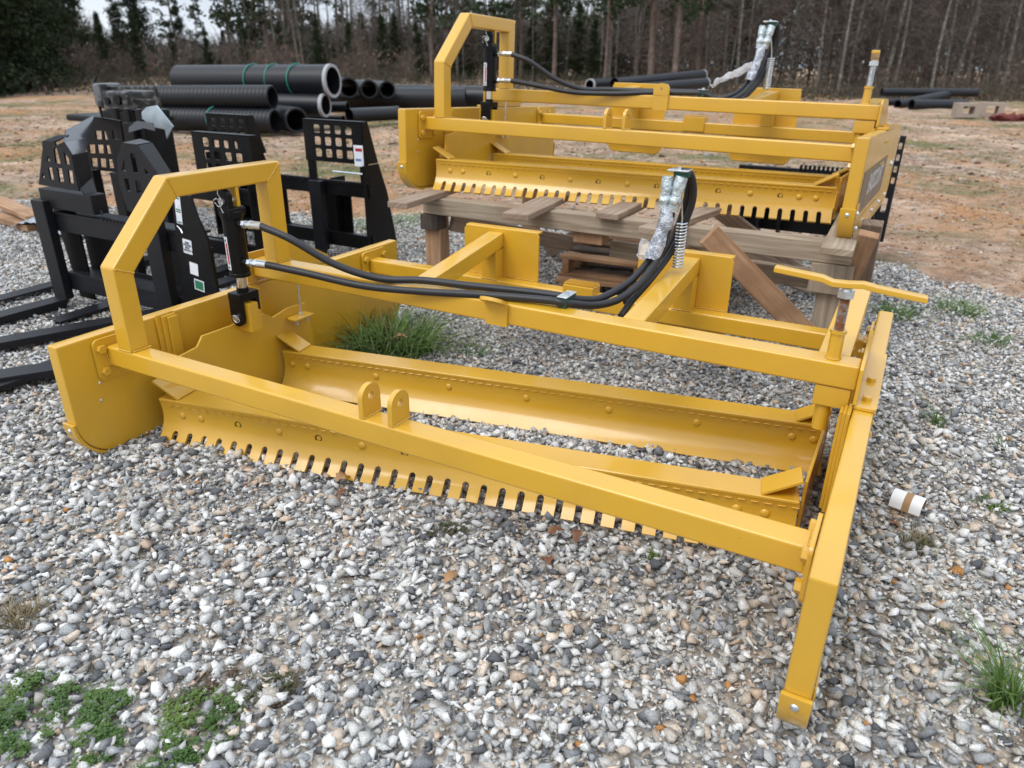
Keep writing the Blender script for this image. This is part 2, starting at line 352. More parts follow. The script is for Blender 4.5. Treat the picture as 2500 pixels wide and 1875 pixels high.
    def weld(pts):
        q = spline(pts, 6); q = [p+Vector(noise.noise_vector(p*90))*.0008 for p in q]; b = MB().tube(q, [.0026+.0007*math.sin(i*2.2) for i in range(len(q))], 6); b.build('weld_bead', YEL, root, smooth=60, wn=False)
    for a_, c_ in (((yf+.004, z1-.002), (yf+bb-.002, z1-.026)), ((y2+.002, z2-.004), (y2+.026, z2-.062)), ((yb-.004, z2-.004), (.777, z2-.063))): weld([(.1385, a_[0], a_[1]), (.1385, (a_[0]+c_[0])/2, (a_[1]+c_[1])/2), (.1385, c_[0], c_[1])])
    for x in (1.033, 1.125):
        x += P['W']/2-1.065
        weld([(x-.001, .147, zt+.001), (x-.001, .18, zt+.001), (x-.001, .216, zt+.001)]); weld([(x+.015, .147, zt+.001), (x+.015, .18, zt+.001), (x+.015, .216, zt+.001)])
    for x0 in (W/2-.572, W/2+.214): weld([(x0+.01, 1.509, .355), (x0+.18, 1.5095, .3555), (x0+.35, 1.509, .355)])
    for px_ in (W/2-.414, W/2+.417): weld([(px_-.036, 1.446, .355), (px_, 1.445, .3555), (px_+.036, 1.446, .355)]); weld([(px_+.037, 1.447, .355), (px_+.037, 1.48, .355), (px_+.037, 1.508, .355)]); weld([(px_+.038, 1.509, .36), (px_+.038, 1.509, .43), (px_+.038, 1.509, .50)])
    weld([(.0125, .144, zt-.003), (.0125, .1425, zt-.03), (.0125, .144, zt-.062)]); weld([(W-.0125, .144, zt-.003), (W-.0125, .1425, zt-.03), (W-.0125, .144, zt-.062)]); weld([(W-.0125, .146, zt+.001), (W-.0125, .18, zt+.0015), (W-.0125, .206, zt+.001)])
    for y_, z_ in ((.777, .5045), (yf+.002, zt+.002)): weld([(.076, y_, z_), (.106, y_-.001, z_), (.136, y_, z_)])
    MB().prism([(.092, .80), (.092, .735), (.10, .722), (.128, .722), (.134, .735), (.134, .80)], 'y', .634, .648, .002).build('cylinder_lug', YEL, root)
    # --- lifting ears on the front beam
    for x in (1.033, 1.125):
        x += P['W']/2-1.065
        MB().plate([(.145, zt), (.145, .412)]+[(.181+.036*math.cos(a), .412+.034*math.sin(a)) for a in [PI-PI*i/8 for i in range(1, 8)]]+[(.217, .412), (.217, zt)], [circ(.181, .413, .011)], 'x', x, x+.014).build('pin_ear', YEL, root)
    # --- quick attach plates, arms, posts
    cx = W/2
    for x0, ax0, ax1, px in ((cx-.572, cx-.338, cx-.413, cx-.414), (cx+.214, cx+.437, cx+.417, cx+.417)):
        b = MB().prism([(x0, P['qb']+.03), (x0, .54), (x0+.012, .557), (x0+.346, .557), (x0+.358, .54), (x0+.358, P['qb']+.03), (x0+.33, P['qb']), (x0+.03, P['qb'])], 'y', 1.511, 1.521, .002)
        b.box(x0+.004, x0+.354, 1.519, 1.556, .549, .558, .002, 1); pass
        b.box(x0+.03, x0+.33, 1.50, 1.50+.012, P['qb']+.002, P['qb']+.014, .002, 1)
        q = b.build('attach_plate', YEL, root)
        MB().bar((ax0, .847, .4705), (ax1, 1.511, .5125), .07, .062, .007).build('attach_arm', YEL, root)
        MB().box(px-.036, px+.036, 1.447, 1.511, .354, .478, .006).build('attach_post', YEL, root)
    MB().bar((W-.072, .8465, .4705), (W-.072, 1.50, .495), .08, .062, .006).build('side_arm', YEL, root)
    MB().box(W-.108, W-.042, 1.447, 1.505, .354, .464, .006).build('side_post', YEL, root)
    # step on the rear beam
    b = MB(); b.box(cx-.065, cx+.065, 1.436, 1.515, .30, .385, .004, 2)
    for i in range(14): b.box(cx-.063+i*.0092, cx-.0595+i*.0092, 1.44, 1.512, .384, .392, .001, 1)
    b.build('step', YEL, root)
    # tab with ear in the middle of the middle beam
    tx = cx+.012
    b = MB().prism([(tx-.04, .428), (tx-.04, .505), (tx+.04, .505), (tx+.04, .428)], 'y', .765, .775, .002)
    ear = Matrix.Translation((tx, .768, .503)) @ Matrix.Rotation(math.radians(P['ear']), 4, 'X')
    b.plate([(-.042, 0), (-.042, .03)]+[(.042*math.cos(PI-PI*i/8), .03+.028*math.sin(PI*i/8)) for i in range(1, 8)]+[(.042, .03), (.042, 0)], [circ(0, .032, .007)], 'y', -.005, .006, T=ear)
    b.build('hose_tab', YEL, root)
    # --- blades at an angle inside the frame
    yw = .203
    Tf = Matrix.Translation((.080, P['by'], P['bz'])) @ Matrix.Rotation(yw, 4, 'Z')
    Tr = Matrix.Translation((.115, P['by']+.525, P['bz'])) @ Matrix.Rotation(yw-.012, 4, 'Z')
    LF, LR = P['L'], P['L']-.03
    fb = blade(LF, 34, (LF-.11)/33, .055, T=Tf, parent=root, name='toothed_blade')
    rb = blade(LR, 0, T=Tr, parent=root, name='rear_blade')
    step = .2945*LF/2
    zb = .095; tb, zb_ = prof_at(.047)
    for T, par, ss in ((Tf, fb, [.079, LF-.152, LF-.079]+[.152+step*k for k in range(6)]), (Tr, rb, [.035, LR-.10, LR-.035]+[.1025+step*k for k in range(6)])):
        for s_ in ss:
            d = (T.to_3x3() @ Vector((0, -1, 0))); dome(T @ Vector((s_, tb, zb_)), d, parent=par)
    for k in range(6):
        s_ = .296+step*k
        if k == 5: s_ -= .01
        d = Tf.to_3x3() @ Vector((0, -1, 0)); p = Tf @ Vector((s_, tb, zb_)); 
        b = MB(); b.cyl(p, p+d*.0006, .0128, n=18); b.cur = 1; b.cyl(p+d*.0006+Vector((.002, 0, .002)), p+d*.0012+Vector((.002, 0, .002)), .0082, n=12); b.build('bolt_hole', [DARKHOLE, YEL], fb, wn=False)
    # box end plates and sloping gussets
    z0 = P['bz']; by = P['by']
    MB().prism([(by+.07, z0+.0), (by+.07, z0+.268), (by+.17, z0+.28), (by+.197, z0+.312), (by+.48, z0+.312), (by+.52, z0+.285), (by+.60, z0+.30), (by+.70, z0+.296), (by+.72, z0+.16), (by+.72, z0+.0)], 'x', .084, .093, .002).build('box_end_plate', YEL, root)
    MB().prism([(by+.45, z0), (by+.45, z0+.19), (by+.98, z0+.19), (by+.98, z0)], 'x', .08+LF*.979, .089+LF*.979, .002).build('box_end_plate', YEL, root)
    for T, L_ in ((Tf, LF), (Tr, LR)):
        for s0, s1_ in ((-.018 if T is Tf else -.02, .075), (L_-.0, L_-.095)):
            b = MB(); b.bar(T @ Vector((s0, .043, .208)), T @ Vector((s1_, .043, .154)), .082, .008, .0015)
            b.prism([(min(s0, s1_)+.004, .153), (max(s0, s1_)-.004, .153), (s0+(.006 if s0 < s1_ else -.006), .2)], 'y', .078, .084, T=T)
            b.build('gusset', YEL, root)
    # adjuster eye with thin rod at the left
    b = MB(); b.box(.094, .145, by+.585, by+.685, z0+.255, z0+.265, .002, 1).build('rod_bracket', YEL, root)
    b = MB(); b.cyl((.118, by+.64, z0+.245), (.118, by+.645, .44), .0042, n=10); b.cyl((.118, by+.64, z0+.266), (.118, by+.64, z0+.276), .009, n=6)
    for dy in (-.03, .03): b.cyl((.128, by+.635+dy, z0+.250), (.128, by+.635+dy, z0+.236), .007, n=6)
    b.build('threaded_rod', ZINC, root)
    # lower lug plate for the cylinder
    b = MB().box(.062, .16, .598, .640, z0+.285, z0+.392, .003); b.box(.064, .158, .640, .652, z0+.285, z0+.36, .002); b.build('cylinder_foot', YEL, root)
    # --- hydraulic cylinder
    cyx, cyy = .112, .622
    b = MB(); b.lathe([(.034, 0), (.037, .002), (.037, .012), (.0355, .014), (.0355, .205), (.038, .207), (.038, .228), (.034, .231)], (cyx, cyy, .487), (0, 0, 1), 24)
    b.prism(rrect(cyx-.028, cyx+.028, .70, .79, .02, 4), 'y', .592, .612, .003); b.prism(rrect(cyx-.03, cyx+.03, .70, .73, .008), 'y', .59, .66, .003)
    for z_ in (.678, .544): b.cyl((cyx+.028, cyy-.004, z_), (cyx+.058, cyy-.01, z_), .014, n=8); b.ball((cyx+.05, cyy-.01, z_), .015, 6)
    body = b.build('hydraulic_cylinder', BLK, root, smooth=35)
    MB().cyl((cyx, cyy, .40), (cyx, cyy, .49), .0175, n=20).build('piston_rod', CHROME, body)
    b = MB(); b.cyl((cyx, cyy, .432), (cyx, cyy, .446), .021, n=20); b.box(cyx-.032, cyx+.032, cyy-.044, cyy+.044, .402, .432, .004)
    for y_ in (cyy-.044, cyy+.028): b.prism([(cyx-.03, .41), (cyx-.031, .345)]+arc(cyx, .34, .031, PI, 2*PI, 8)+[(cyx+.03, .41)], 'y', y_, y_+.016, .003)
    b.build('clevis', BLK, body)
    for z_, ya_, yb2_ in ((.341, -.052, .05), (.752, -.038, .03)):
        b = MB(); b.cyl((cyx, cyy+ya_, z_), (cyx, cyy+yb2_, z_), .0125, n=16); b.tube(spline([(cyx-.02, cyy-.05, z_+.004), (cyx, cyy-.052, z_+.012), (cyx+.02, cyy-.05, z_-.004), (cyx+.004, cyy-.052, z_-.014), (cyx-.014, cyy-.05, z_-.002)], 4), .0016, 6)
        if z_ > .5: b.tube(spline([(cyx+.004, cyy-.04, .80), (cyx-.004, cyy-.042, .78), (cyx+.006, cyy-.04, .76), (cyx-.004, cyy-.04, .74), (cyx+.008, cyy-.04, .715)], 4), .0014, 6)
        b.build('clevis_pin', ZINC, body)
    # decal wrapped on the barrel
    b = MB(); vs = []
    for i in range(9):
        a = math.radians(-128+40*i/8)
        for z_ in (.515, .535, .61, .632): vs.append((cyx+.0362*math.cos(a), cyy+.0362*math.sin(a), z_))
    for i in range(8):
        for k in range(3):
            b.cur = 1 if (k == 1 and 4 <= i <= 6) else 0; b.add([vs[i*4+k], vs[(i+1)*4+k], vs[(i+1)*4+k+1], vs[i*4+k+1]], [[0, 1, 2, 3]])
    b.cur = 2
    for z_ in (.525, .620):
        a = math.radians(-106); c = Vector((cyx+.0366*math.cos(a), cyy+.0366*math.sin(a), z_)); t = Vector((-math.sin(a), math.cos(a), 0))*.006
        b.add([c-t+Vector((0, 0, -.006)), c+t+Vector((0, 0, -.004)), c+t*.2+Vector((0, 0, .007))], [[0, 1, 2]])
    b.build('decal', [WHITE, RED, INK], body, wn=False)
    # --- hoses
    HA = [(.247, .62, .678), (.356, .64, .644), (.487, .70, .562), (.623, .76, .518), (.77, .81, .520), (.928, .835, .520), (1.139, .86, .524), (1.254, .872, .524), (1.29, .90, .513), (1.324, .98, .496), (1.353, 1.05, .504), (1.386, 1.13, .529), (1.409, 1.2, .570), (1.422, 1.22, .60), (1.437, 1.235, .67), (1.442, 1.25, .76)]
    HB = [(.247, .62, .546), (.387, .66, .527), (.591, .71, .500), (.798, .755, .500), (1.009, .79, .512), (1.212, .825, .519), (1.285, .835, .517), (1.33, .95, .485), (1.381, 1.03, .490), (1.419, 1.11, .524), (1.438, 1.17, .565), (1.448, 1.21, .60), (1.462, 1.23, .67), (1.468, 1.25, .76)]
    if P['hose'] == 1:   # on the second machine the free end stands straighter
        up_ = lambda q, k: [(x, y, z) if x < 1.3 else (x, y, z) for x, y, z in q]
        HA = up_(HA, 0); HB = up_(HB, 0)
    s = (W-2.13)
    for h in (HA, HB):
        h = [(x+s*min(1, max(0, (x-.25))), y, z) for x, y, z in h]
        MB().tube(spline(h, 8), .0125, 12).build('hose', HOSE, root, smooth=80, wn=False)
    for z_ in (.678, .544):
        b = MB(); z2_ = z_+.001
        b.cyl((.17, cyy-.008, z_), (.185, cyy-.008, z_), .014, n=6); b.cyl((.185, cyy-.008, z_), (.20, cyy-.006, z2_), .010, n=14); b.cyl((.198, cyy-.006, z2_), (.212, cyy-.005, z2_), .0145, n=6); b.cyl((.212, cyy-.005, z2_), (.252, cyy-.001, z2_), .0135, n=16)
        b.build('hose_fitting', ZINC, root, smooth=30, wn=False)
    b = MB(); b.box(1.262, 1.292, .822, .897, .503, .535, .002, 1, T=Matrix.Translation((s*.9, 0, 0))); b.cur = 1; b.box(1.260, 1.294, .820, .899, .5352, .5385, .001, 1, T=Matrix.Translation((s*.9, 0, 0))); b.cyl((1.277+s*.9, .86, .5385), (1.277+s*.9, .86, .546), .007, n=6)
    b.build('hose_clamp', [GREENC, ZINC], root)
    # free hose end: film wrap, couplers, loops, top clamp
    rng = random.Random(3+P['hose'])
    def crumple(pts, r, name, M, amp=.25, n=14):
        q = spline(pts, 14); b = MB(); b.tube(q, [r*(1.12-.3*i/len(q)) for i in range(len(q))], n+6)
        b.v = [tuple(Vector(v)+Vector(noise.noise_vector(Vector((v[0]*34, v[1]*34, v[2]*26))))*r*amp) for v in b.v]; return b.build(name, M, root, smooth=60, wn=False)
    sx = s*1.1
    crumple([(1.425+sx, 1.215, .590), (1.441+sx, 1.23, .649), (1.452+sx, 1.24, .704), (1.456+sx, 1.25, .762)], .0275, 'stretch_wrap', PLAST, .14)
    b = MB()   # loose film tails
    if P['hose'] == 0: b.ball((1.398, 1.21, .618), .026, 12, (.9, .5, 1.5))
    else: b.tube(spline([(1.43, 1.22, .665), (1.34, 1.2, .622), (1.27, 1.19, .585), (1.225, 1.19, .556)], 10), [.022-.0005*i for i in range(31)], 14)
    b.v = [tuple(Vector(v)+Vector(noise.noise_vector(Vector(v)*30))*.012+Vector(noise.noise_vector(Vector(v)*85))*.006) for v in b.v]
    b.v = [(x+sx, y, z) for x, y, z in b.v]
    fo = b.build('loose_film', FILM, root, smooth=60, wn=False)
    for c_ in ([(1.440, 1.25, .750), (1.442, 1.25, .80), (1.443, 1.258, .858)], [(1.468, 1.25, .750), (1.478, 1.25, .802), (1.487, 1.258, .860)]):
        c_ = [(x+sx, y, z) for x, y, z in c_]; q = spline(c_, 10); rr = [.0185 if i < 6 else .0215 if i < 9 else .0180 if i < 13 else .0205 for i in range(len(q))]
        b = MB().tube(q, rr, 14); b.v = [tuple(Vector(v)+Vector(noise.noise_vector(Vector(v)*90))*.0022) for v in b.v]; b.build('coupler', FOIL, root, smooth=50, wn=False)
    for lp in ([(1.483, 1.262, .875), (1.505, 1.28, .870), (1.516, 1.30, .828), (1.516, 1.31, .773), (1.499, 1.31, .703), (1.48, 1.30, .640), (1.455, 1.28, .578), (1.425, 1.2, .514), (1.405, 1.1, .470), (1.40, 1.02, .44)], [(1.465, 1.262, .869), (1.488, 1.3, .862), (1.494, 1.32, .823), (1.489, 1.33, .767), (1.474, 1.33, .697), (1.458, 1.32, .634), (1.432, 1.30, .571), (1.405, 1.22, .506), (1.385, 1.1, .462)]):
        MB().tube(spline([(x+sx, y, z) for x, y, z in lp], 6), .0118, 10).build('hose', HOSE, root, smooth=80, wn=False)
    b = MB(); b.box(1.462+sx, 1.512+sx, 1.245, 1.285, .858, .876, .002, 1); b.cur = 1; b.box(1.443+sx, 1.512+sx, 1.235, 1.29, .8762, .882, .0015, 1); b.cyl((1.476+sx, 1.262, .882), (1.476+sx, 1.262, .890), .007, n=6)
    b.build('hose_clamp', [GREENC, ZINC], root)
    # spring with its rod
    b = MB(); hx, hy = 1.492+s*.7, 1.30; q = [(hx+.0165*math.cos(t), hy+.0165*math.sin(t), .548+.157*t/(2*PI*15)) for t in [2*PI*15*i/300 for i in range(301)]]
    b.tube(q, .0032, 7).build('spring', ZINC, root, smooth=80, wn=False)
    b = MB(); b.tube(spline([(hx, hy, .60), (hx, hy-.005, .72), (1.478+sx, 1.262, .86)], 5), .0035, 8).build('spring_rod', ZINC, root, smooth=80, wn=False)
    # --- crank screw at the right
    cxr, cyr = W-.072, .81
    b = MB(); b.lathe([(.021, .0), (.0178, .007), (.0172, .066), (.0205, .067), (.0205, .076)], (cxr, cyr, .5025), (0, 0, 1), 8); b.build('screw_collar', YEL, root); b = MB(); b.box(W-.1, W-.012, .78, .846, .376, .4326, .004); b.cyl((cxr, cyr, .30), (cxr, cyr, .376), .02, n=14)
    b.build('screw_housing', YEL, root)
    pr = []; z_ = .577
    while z_ < .664+P['crank']: pr += [(.0105, z_-.577), (.0132, z_-.577+.0018)]; z_ += .0038
    b = MB().lathe(pr, (cxr, cyr, .577), (0, 0, 1), 14); b.build('crank_screw', P['screwmat'], root, smooth=20, wn=False)
    zc_ = .664+P['crank']
    b = MB(); b.cyl((cxr, cyr, zc_), (cxr, cyr, zc_+.018), .021, n=6); b.cyl((cxr, cyr, zc_+.016), (cxr, cyr, zc_+.024), .012, n=14); b.build('crank_nut', ZINC, root, smooth=30, wn=False)
    Th = Matrix.Translation((cxr, cyr, zc_+.030)) @ Matrix.Rotation(P['handle'], 4, 'Z')
    top = [(-.178, .020), (-.06, .010), (-.035, .002), (0, .003), (.035, .007), (.065, .002), (.178, -.008)]
    lp = [(x, z+.007) for x, z in top]+[(x, z-.007) for x, z in reversed(top)]
    MB().prism(lp, 'y', -.017, .017, .003, T=Th).build('crank_handle', YEL, root)
    return root
# translucent film
FILM = bpy.data.materials.new('loose_film'); FILM.use_nodes = True; _b = FILM.node_tree.nodes['Principled BSDF']
_b.inputs['Base Color'].default_value = (.78, .78, .8, 1); _b.inputs['Roughness'].default_value = .25; _b.inputs['Alpha'].default_value = .42
P0 = dict(qb=.21, W=2.13, L=2.02, by=.241, bz=.002, ear=62, hose=0, crank=0., handle=0., screwmat=RUST, decal=False)
P1 = dict(qb=.145, W=2.106, L=1.975, by=.150, bz=.0, ear=0, hose=1, crank=.0, handle=1.66, screwmat=ZINC, decal=True)
leveler('land_leveler', (0, 0, 0), (0, 0, 0), P0, 'yellow land leveler resting on the gravel in front, its crank handle bar spread wide')
RL2 = Matrix.Rotation(-.026, 3, 'Z') @ Matrix.Rotation(.01, 3, 'Y') @ Matrix.Rotation(-.03, 3, 'X')
leveler('land_leveler', (-.185, 2.025, .575), RL2.to_euler(), P1, 'yellow land leveler raised on the rough timber stand behind the other one')

# ------------------------------------------------------------ ground
EDGE = [(-9, 1.0), (-5.3, 2.6), (-4.4, 2.7), (-2.67, 3.3), (-1.74, 3.75), (-.7, 4.5), (.4, 4.45), (1.4, 4.25), (2.2, 4.2), (2.85, 3.75), (3.6, 3.4), (6, 2.6)]
EX = np.array([e[0] for e in EDGE]); EY = np.array([e[1] for e in EDGE])
def edge_y(x): return np.interp(x, EX, EY)+.10*np.sin(np.asarray(x)*7.1)+.07*np.sin(np.asarray(x)*17.3+1)
def gh(x, y):
    """height of the gravel bed"""
    h = -.016+.010*np.sin(x*2.1+.6)*np.sin(y*2.6+1.)+.006*np.sin(x*5.3+y*4.1)
    h = h+.050*np.exp(-(((x-1.25)/.42)**2+((y-.80-.2*(x-1.25))/.12)**2))+.02*np.exp(-(((x-.35)/.5)**2+((y-.15)/.2)**2))
    h = h+.018*np.exp(-((y-.17-.2*(x-.9))/.08)**2)*((x > .1) & (x < 1.5))
    return h
def nodes_ground(M, kind):
    M.use_nodes = True; nt = M.node_tree; b = nt.nodes['Principled BSDF']; b.inputs['Roughness'].default_value = .95; b.inputs['Specular IOR Level'].default_value = .15
    tc = nt.nodes.new('ShaderNodeTexCoord')
    def noi(sc_, det=6, rough=.6, mapsc=None):
        n = nt.nodes.new('ShaderNodeTexNoise'); n.inputs['Scale'].default_value = sc_; n.inputs['Detail'].default_value = det; n.inputs['Roughness'].default_value = rough
        src = tc.outputs['Object']
        if mapsc: mp = nt.nodes.new('ShaderNodeMapping'); mp.inputs['Scale'].default_value = mapsc; mp.inputs['Rotation'].default_value = (0, 0, .35); nt.links.new(src, mp.inputs[0]); src = mp.outputs[0]
        nt.links.new(src, n.inputs[0]); return n.outputs[0]
    def ramp(src, els):
        r = nt.nodes.new('ShaderNodeValToRGB'); e = r.color_ramp.elements
        while len(e) < len(els): e.new(.5)
        for q, (p, c) in zip(e, els): q.position = p; q.color = (*c, 1)
        nt.links.new(src, r.inputs[0]); return r.outputs[0]
    def mr(src, a, b_): 
        n = nt.nodes.new('ShaderNodeMapRange'); n.inputs[1].default_value = a; n.inputs[2].default_value = b_; nt.links.new(src, n.inputs[0]); return n.outputs[0]
    def mixc(f, a, b_):
        x = nt.nodes.new('ShaderNodeMix'); x.data_type = 'RGBA'; nt.links.new(f, x.inputs[0]); nt.links.new(a, x.inputs[6]); nt.links.new(b_, x.inputs[7]); return x.outputs[2]
    if kind == 'dirt':
        base = ramp(noi(3.0, 12, .8, (1.1, 1, 1)), [(.36, (.13, .085, .06)), (.46, (.27, .185, .135)), (.54, (.43, .315, .235)), (.64, (.66, .52, .41))])
        sand = ramp(noi(.7, 12, .76, (1, .9, 1)), [(.38, (.22, .145, .10)), (.52, (.42, .29, .205)), (.62, (.66, .49, .36))])
        c = mixc(mr(noi(.35, 3), .42, .62), base, sand)
        cl = ramp(noi(1.3, 5, .6, (.5, 2, 1)), [(.55, (.40, .20, .085)), (.7, (.5, .27, .13))])
        c = mixc(mr(noi(.24, 8, .76, (1, .8, 1)), .47, .64), c, cl)
        gr = ramp(noi(14, 6, .7), [(.35, (.07, .075, .03)), (.6, (.17, .17, .075)), (.75, (.30, .26, .15))])
        c = mixc(mr(noi(.40, 11, .8, (.9, 1.0, 1)), .49, .60), c, gr)
        nt.links.new(c, b.inputs['Base Color']); hs = noi(9, 8, .7)
        bb = nt.nodes.new('ShaderNodeBump'); bb.inputs['Strength'].default_value = .9; bb.inputs['Distance'].default_value = .05
    else:
        v = nt.nodes.new('ShaderNodeTexVoronoi'); v.inputs['Scale'].default_value = 75; nt.links.new(tc.outputs['Object'], v.inputs[0])
        sp = nt.nodes.new('ShaderNodeSeparateColor'); nt.links.new(v.outputs['Color'], sp.inputs[0])
        c = ramp(sp.outputs[0], [(.0, (.13, .13, .135)), (.3, (.27, .265, .26)), (.5, (.42, .41, .39)), (.75, (.55, .535, .51)), (.9, (.46, .37, .28))])
        dk = ramp(noi(3, 5), [(.4, (.25, .205, .165)), (.6, (.34, .30, .25))])
        c = mixc(mr(noi(22, 4), .45, .6), c, dk)
        nt.links.new(c, b.inputs['Base Color']); hs = v.outputs['Distance']
        bb = nt.nodes.new('ShaderNodeBump'); bb.invert = True; bb.inputs['Strength'].default_value = 1; bb.inputs['Distance'].default_value = .008
    nt.links.new(hs, bb.inputs['Height']); nt.links.new(bb.outputs[0], b.inputs['Normal'])
    return M
DIRT = nodes_ground(bpy.data.materials.new('clay_and_grass'), 'dirt'); BED = nodes_ground(bpy.data.materials.new('gravel_bed'), 'bed')
def grid(xs, ys, fz):
    X, Y = np.meshgrid(xs, ys); Z = fz(X, Y); n, k = X.shape
    vs = np.stack([X.ravel(), Y.ravel(), Z.ravel()], 1); i = np.arange(n*k).reshape(n, k)
    fs = np.stack([i[:-1, :-1].ravel(), i[:-1, 1:].ravel(), i[1:, 1:].ravel(), i[1:, :-1].ravel()], 1); return vs, fs
def npmesh(name, vs, fs, mats, smooth=False, col=None, mi=None):
    me = bpy.data.meshes.new(name); me.vertices.add(len(vs)); me.vertices.foreach_set('co', np.asarray(vs, np.float32).ravel())
    k = fs.shape[1]; me.loops.add(fs.size); me.loops.foreach_set('vertex_index', fs.astype(np.int32).ravel()); me.polygons.add(len(fs))
    me.polygons.foreach_set('loop_start', np.arange(0, fs.size, k, dtype=np.int32)); me.polygons.foreach_set('loop_total', np.full(len(fs), k, np.int32))
    if smooth: me.polygons.foreach_set('use_smooth', np.ones(len(fs), bool))
    for m_ in (mats if isinstance(mats, (list, tuple)) else [mats]): me.materials.append(m_)
    if mi is not None: me.polygons.foreach_set('material_index', mi.astype(np.int32))
    me.update(calc_edges=True)
    if col is not None: a = me.attributes.new('col', 'FLOAT_COLOR', 'POINT'); a.data.foreach_set('color', np.concatenate([col, np.ones((len(col), 1))], 1).astype(np.float32).ravel())
    o = bpy.data.objects.new(name, me); COL.objects.link(o); return o
xs = np.concatenate([[-300, -150, -80, -50, -35], np.linspace(-25, 14, 160), [20, 40, 80, 150, 300]]); ys = np.concatenate([[-60, -20, -8], np.linspace(-4, 34, 180), [40, 50, 70, 110, 200, 400]])
def dz(X, Y):
    h = -.045+.012*np.sin(X*1.7)*np.sin(Y*1.9)+.01*np.sin(X*4.1+Y*3.3)
    ridge = np.exp(-((Y-28.5-.1*X)/1.6)**2)*.25*np.clip((X+2)/3, 0, 1)
    return h+ridge+np.where(Y > 6, .03*np.sin(X*.9+Y*.7), 0)
v_, f_ = grid(xs, ys, dz); g = npmesh('ground', v_, f_, DIRT, True); g['kind'] = 'structure'
xs = np.linspace(-9, 6, 300); ys_t = np.linspace(0, 1, 140); X, T_ = np.meshgrid(xs, ys_t); Y = -5+T_*(edge_y(X)+5); Z = gh(X, Y)-.004-.03*np.clip((T_-.985)/.015, 0, 1)
i_ = np.arange(X.size).reshape(X.shape); f_ = np.stack([i_[:-1, :-1].ravel(), i_[:-1, 1:].ravel(), i_[1:, 1:].ravel(), i_[1:, :-1].ravel()], 1)
g = npmesh('gravel_bed', np.stack([X.ravel(), Y.ravel(), Z.ravel()], 1), f_, BED, True); g['kind'] = 'structure'
# ------------------------------------------------------------ loose stones
STONE = bpy.data.materials.new('crushed_stone'); STONE.use_nodes = True; nt = STONE.node_tree; b = nt.nodes['Principled BSDF']; b.inputs['Roughness'].default_value = .95; b.inputs['Specular IOR Level'].default_value = .12
at_ = nt.nodes.new('ShaderNodeAttribute'); at_.attribute_name = 'col'; tc = nt.nodes.new('ShaderNodeTexCoord')
n_ = nt.nodes.new('ShaderNodeTexNoise'); n_.inputs['Scale'].default_value = 260; n_.inputs['Detail'].default_value = 5; n_.inputs['Roughness'].default_value = .7; nt.links.new(tc.outputs['Object'], n_.inputs[0])
mr_ = nt.nodes.new('ShaderNodeMapRange'); mr_.inputs[1].default_value = .3; mr_.inputs[2].default_value = .7; mr_.inputs[3].default_value = .58; mr_.inputs[4].default_value = 1.38; nt.links.new(n_.outputs[0], mr_.inputs[0])
vm = nt.nodes.new('ShaderNodeVectorMath'); vm.operation = 'SCALE'; nt.links.new(at_.outputs['Color'], vm.inputs[0]); nt.links.new(mr_.outputs[0], vm.inputs['Scale']); nt.links.new(vm.outputs[0], b.inputs['Base Color'])
bp = nt.nodes.new('ShaderNodeBump'); bp.inputs['Strength'].default_value = .5; bp.inputs['Distance'].default_value = .0015; nt.links.new(n_.outputs[0], bp.inputs['Height']); nt.links.new(bp.outputs[0], b.inputs['Normal'])
RG = np.random.default_rng(5)
def stone_variants(k, npts, seed):
    out = []; rg = np.random.default_rng(seed)
    for i in range(k):
        bm = bmesh.new()
        p = rg.normal(size=(npts, 3)); p /= np.linalg.norm(p, axis=1)[:, None]; p *= rg.uniform(.72, 1.12, (npts, 1)); p *= np.array([1.08, rg.uniform(.55, .95), rg.uniform(.38, .78)])
        for q in p: bm.verts.new(q)
        r = bmesh.ops.convex_hull(bm, input=bm.verts[:]); bmesh.ops.delete(bm, geom=[e for e in r['geom_interior'] if isinstance(e, bmesh.types.BMVert)], context='VERTS')
        bmesh.ops.triangulate(bm, faces=bm.faces[:]); bm.verts.index_update()
        out.append((np.array([v.co[:] for v in bm.verts]), np.array([[v.index for v in f.verts] for f in bm.faces]))); bm.free()
    return out
R3 = np.array([list(r2), list(u2), list(fwd)]); CPn = np.array(CP)
def topx(p): q = (p-CPn) @ R3.T; return 1250+FPX*q[:, 0]/q[:, 2], 937.5-FPX*q[:, 1]/q[:, 2], q[:, 2]
PAL = np.array([(.56, .55, .53), (.68, .67, .65), (.45, .445, .435), (.30, .305, .31), (.19, .195, .205), (.115, .12, .128), (.58, .49, .40), (.48, .37, .28), (.45, .41, .36), (.66, .65, .625), (.42, .21, .08)])
PW = np.array([.22, .15, .15, .115, .105, .05, .08, .04, .06, .045, .004]); PW /= PW.sum()
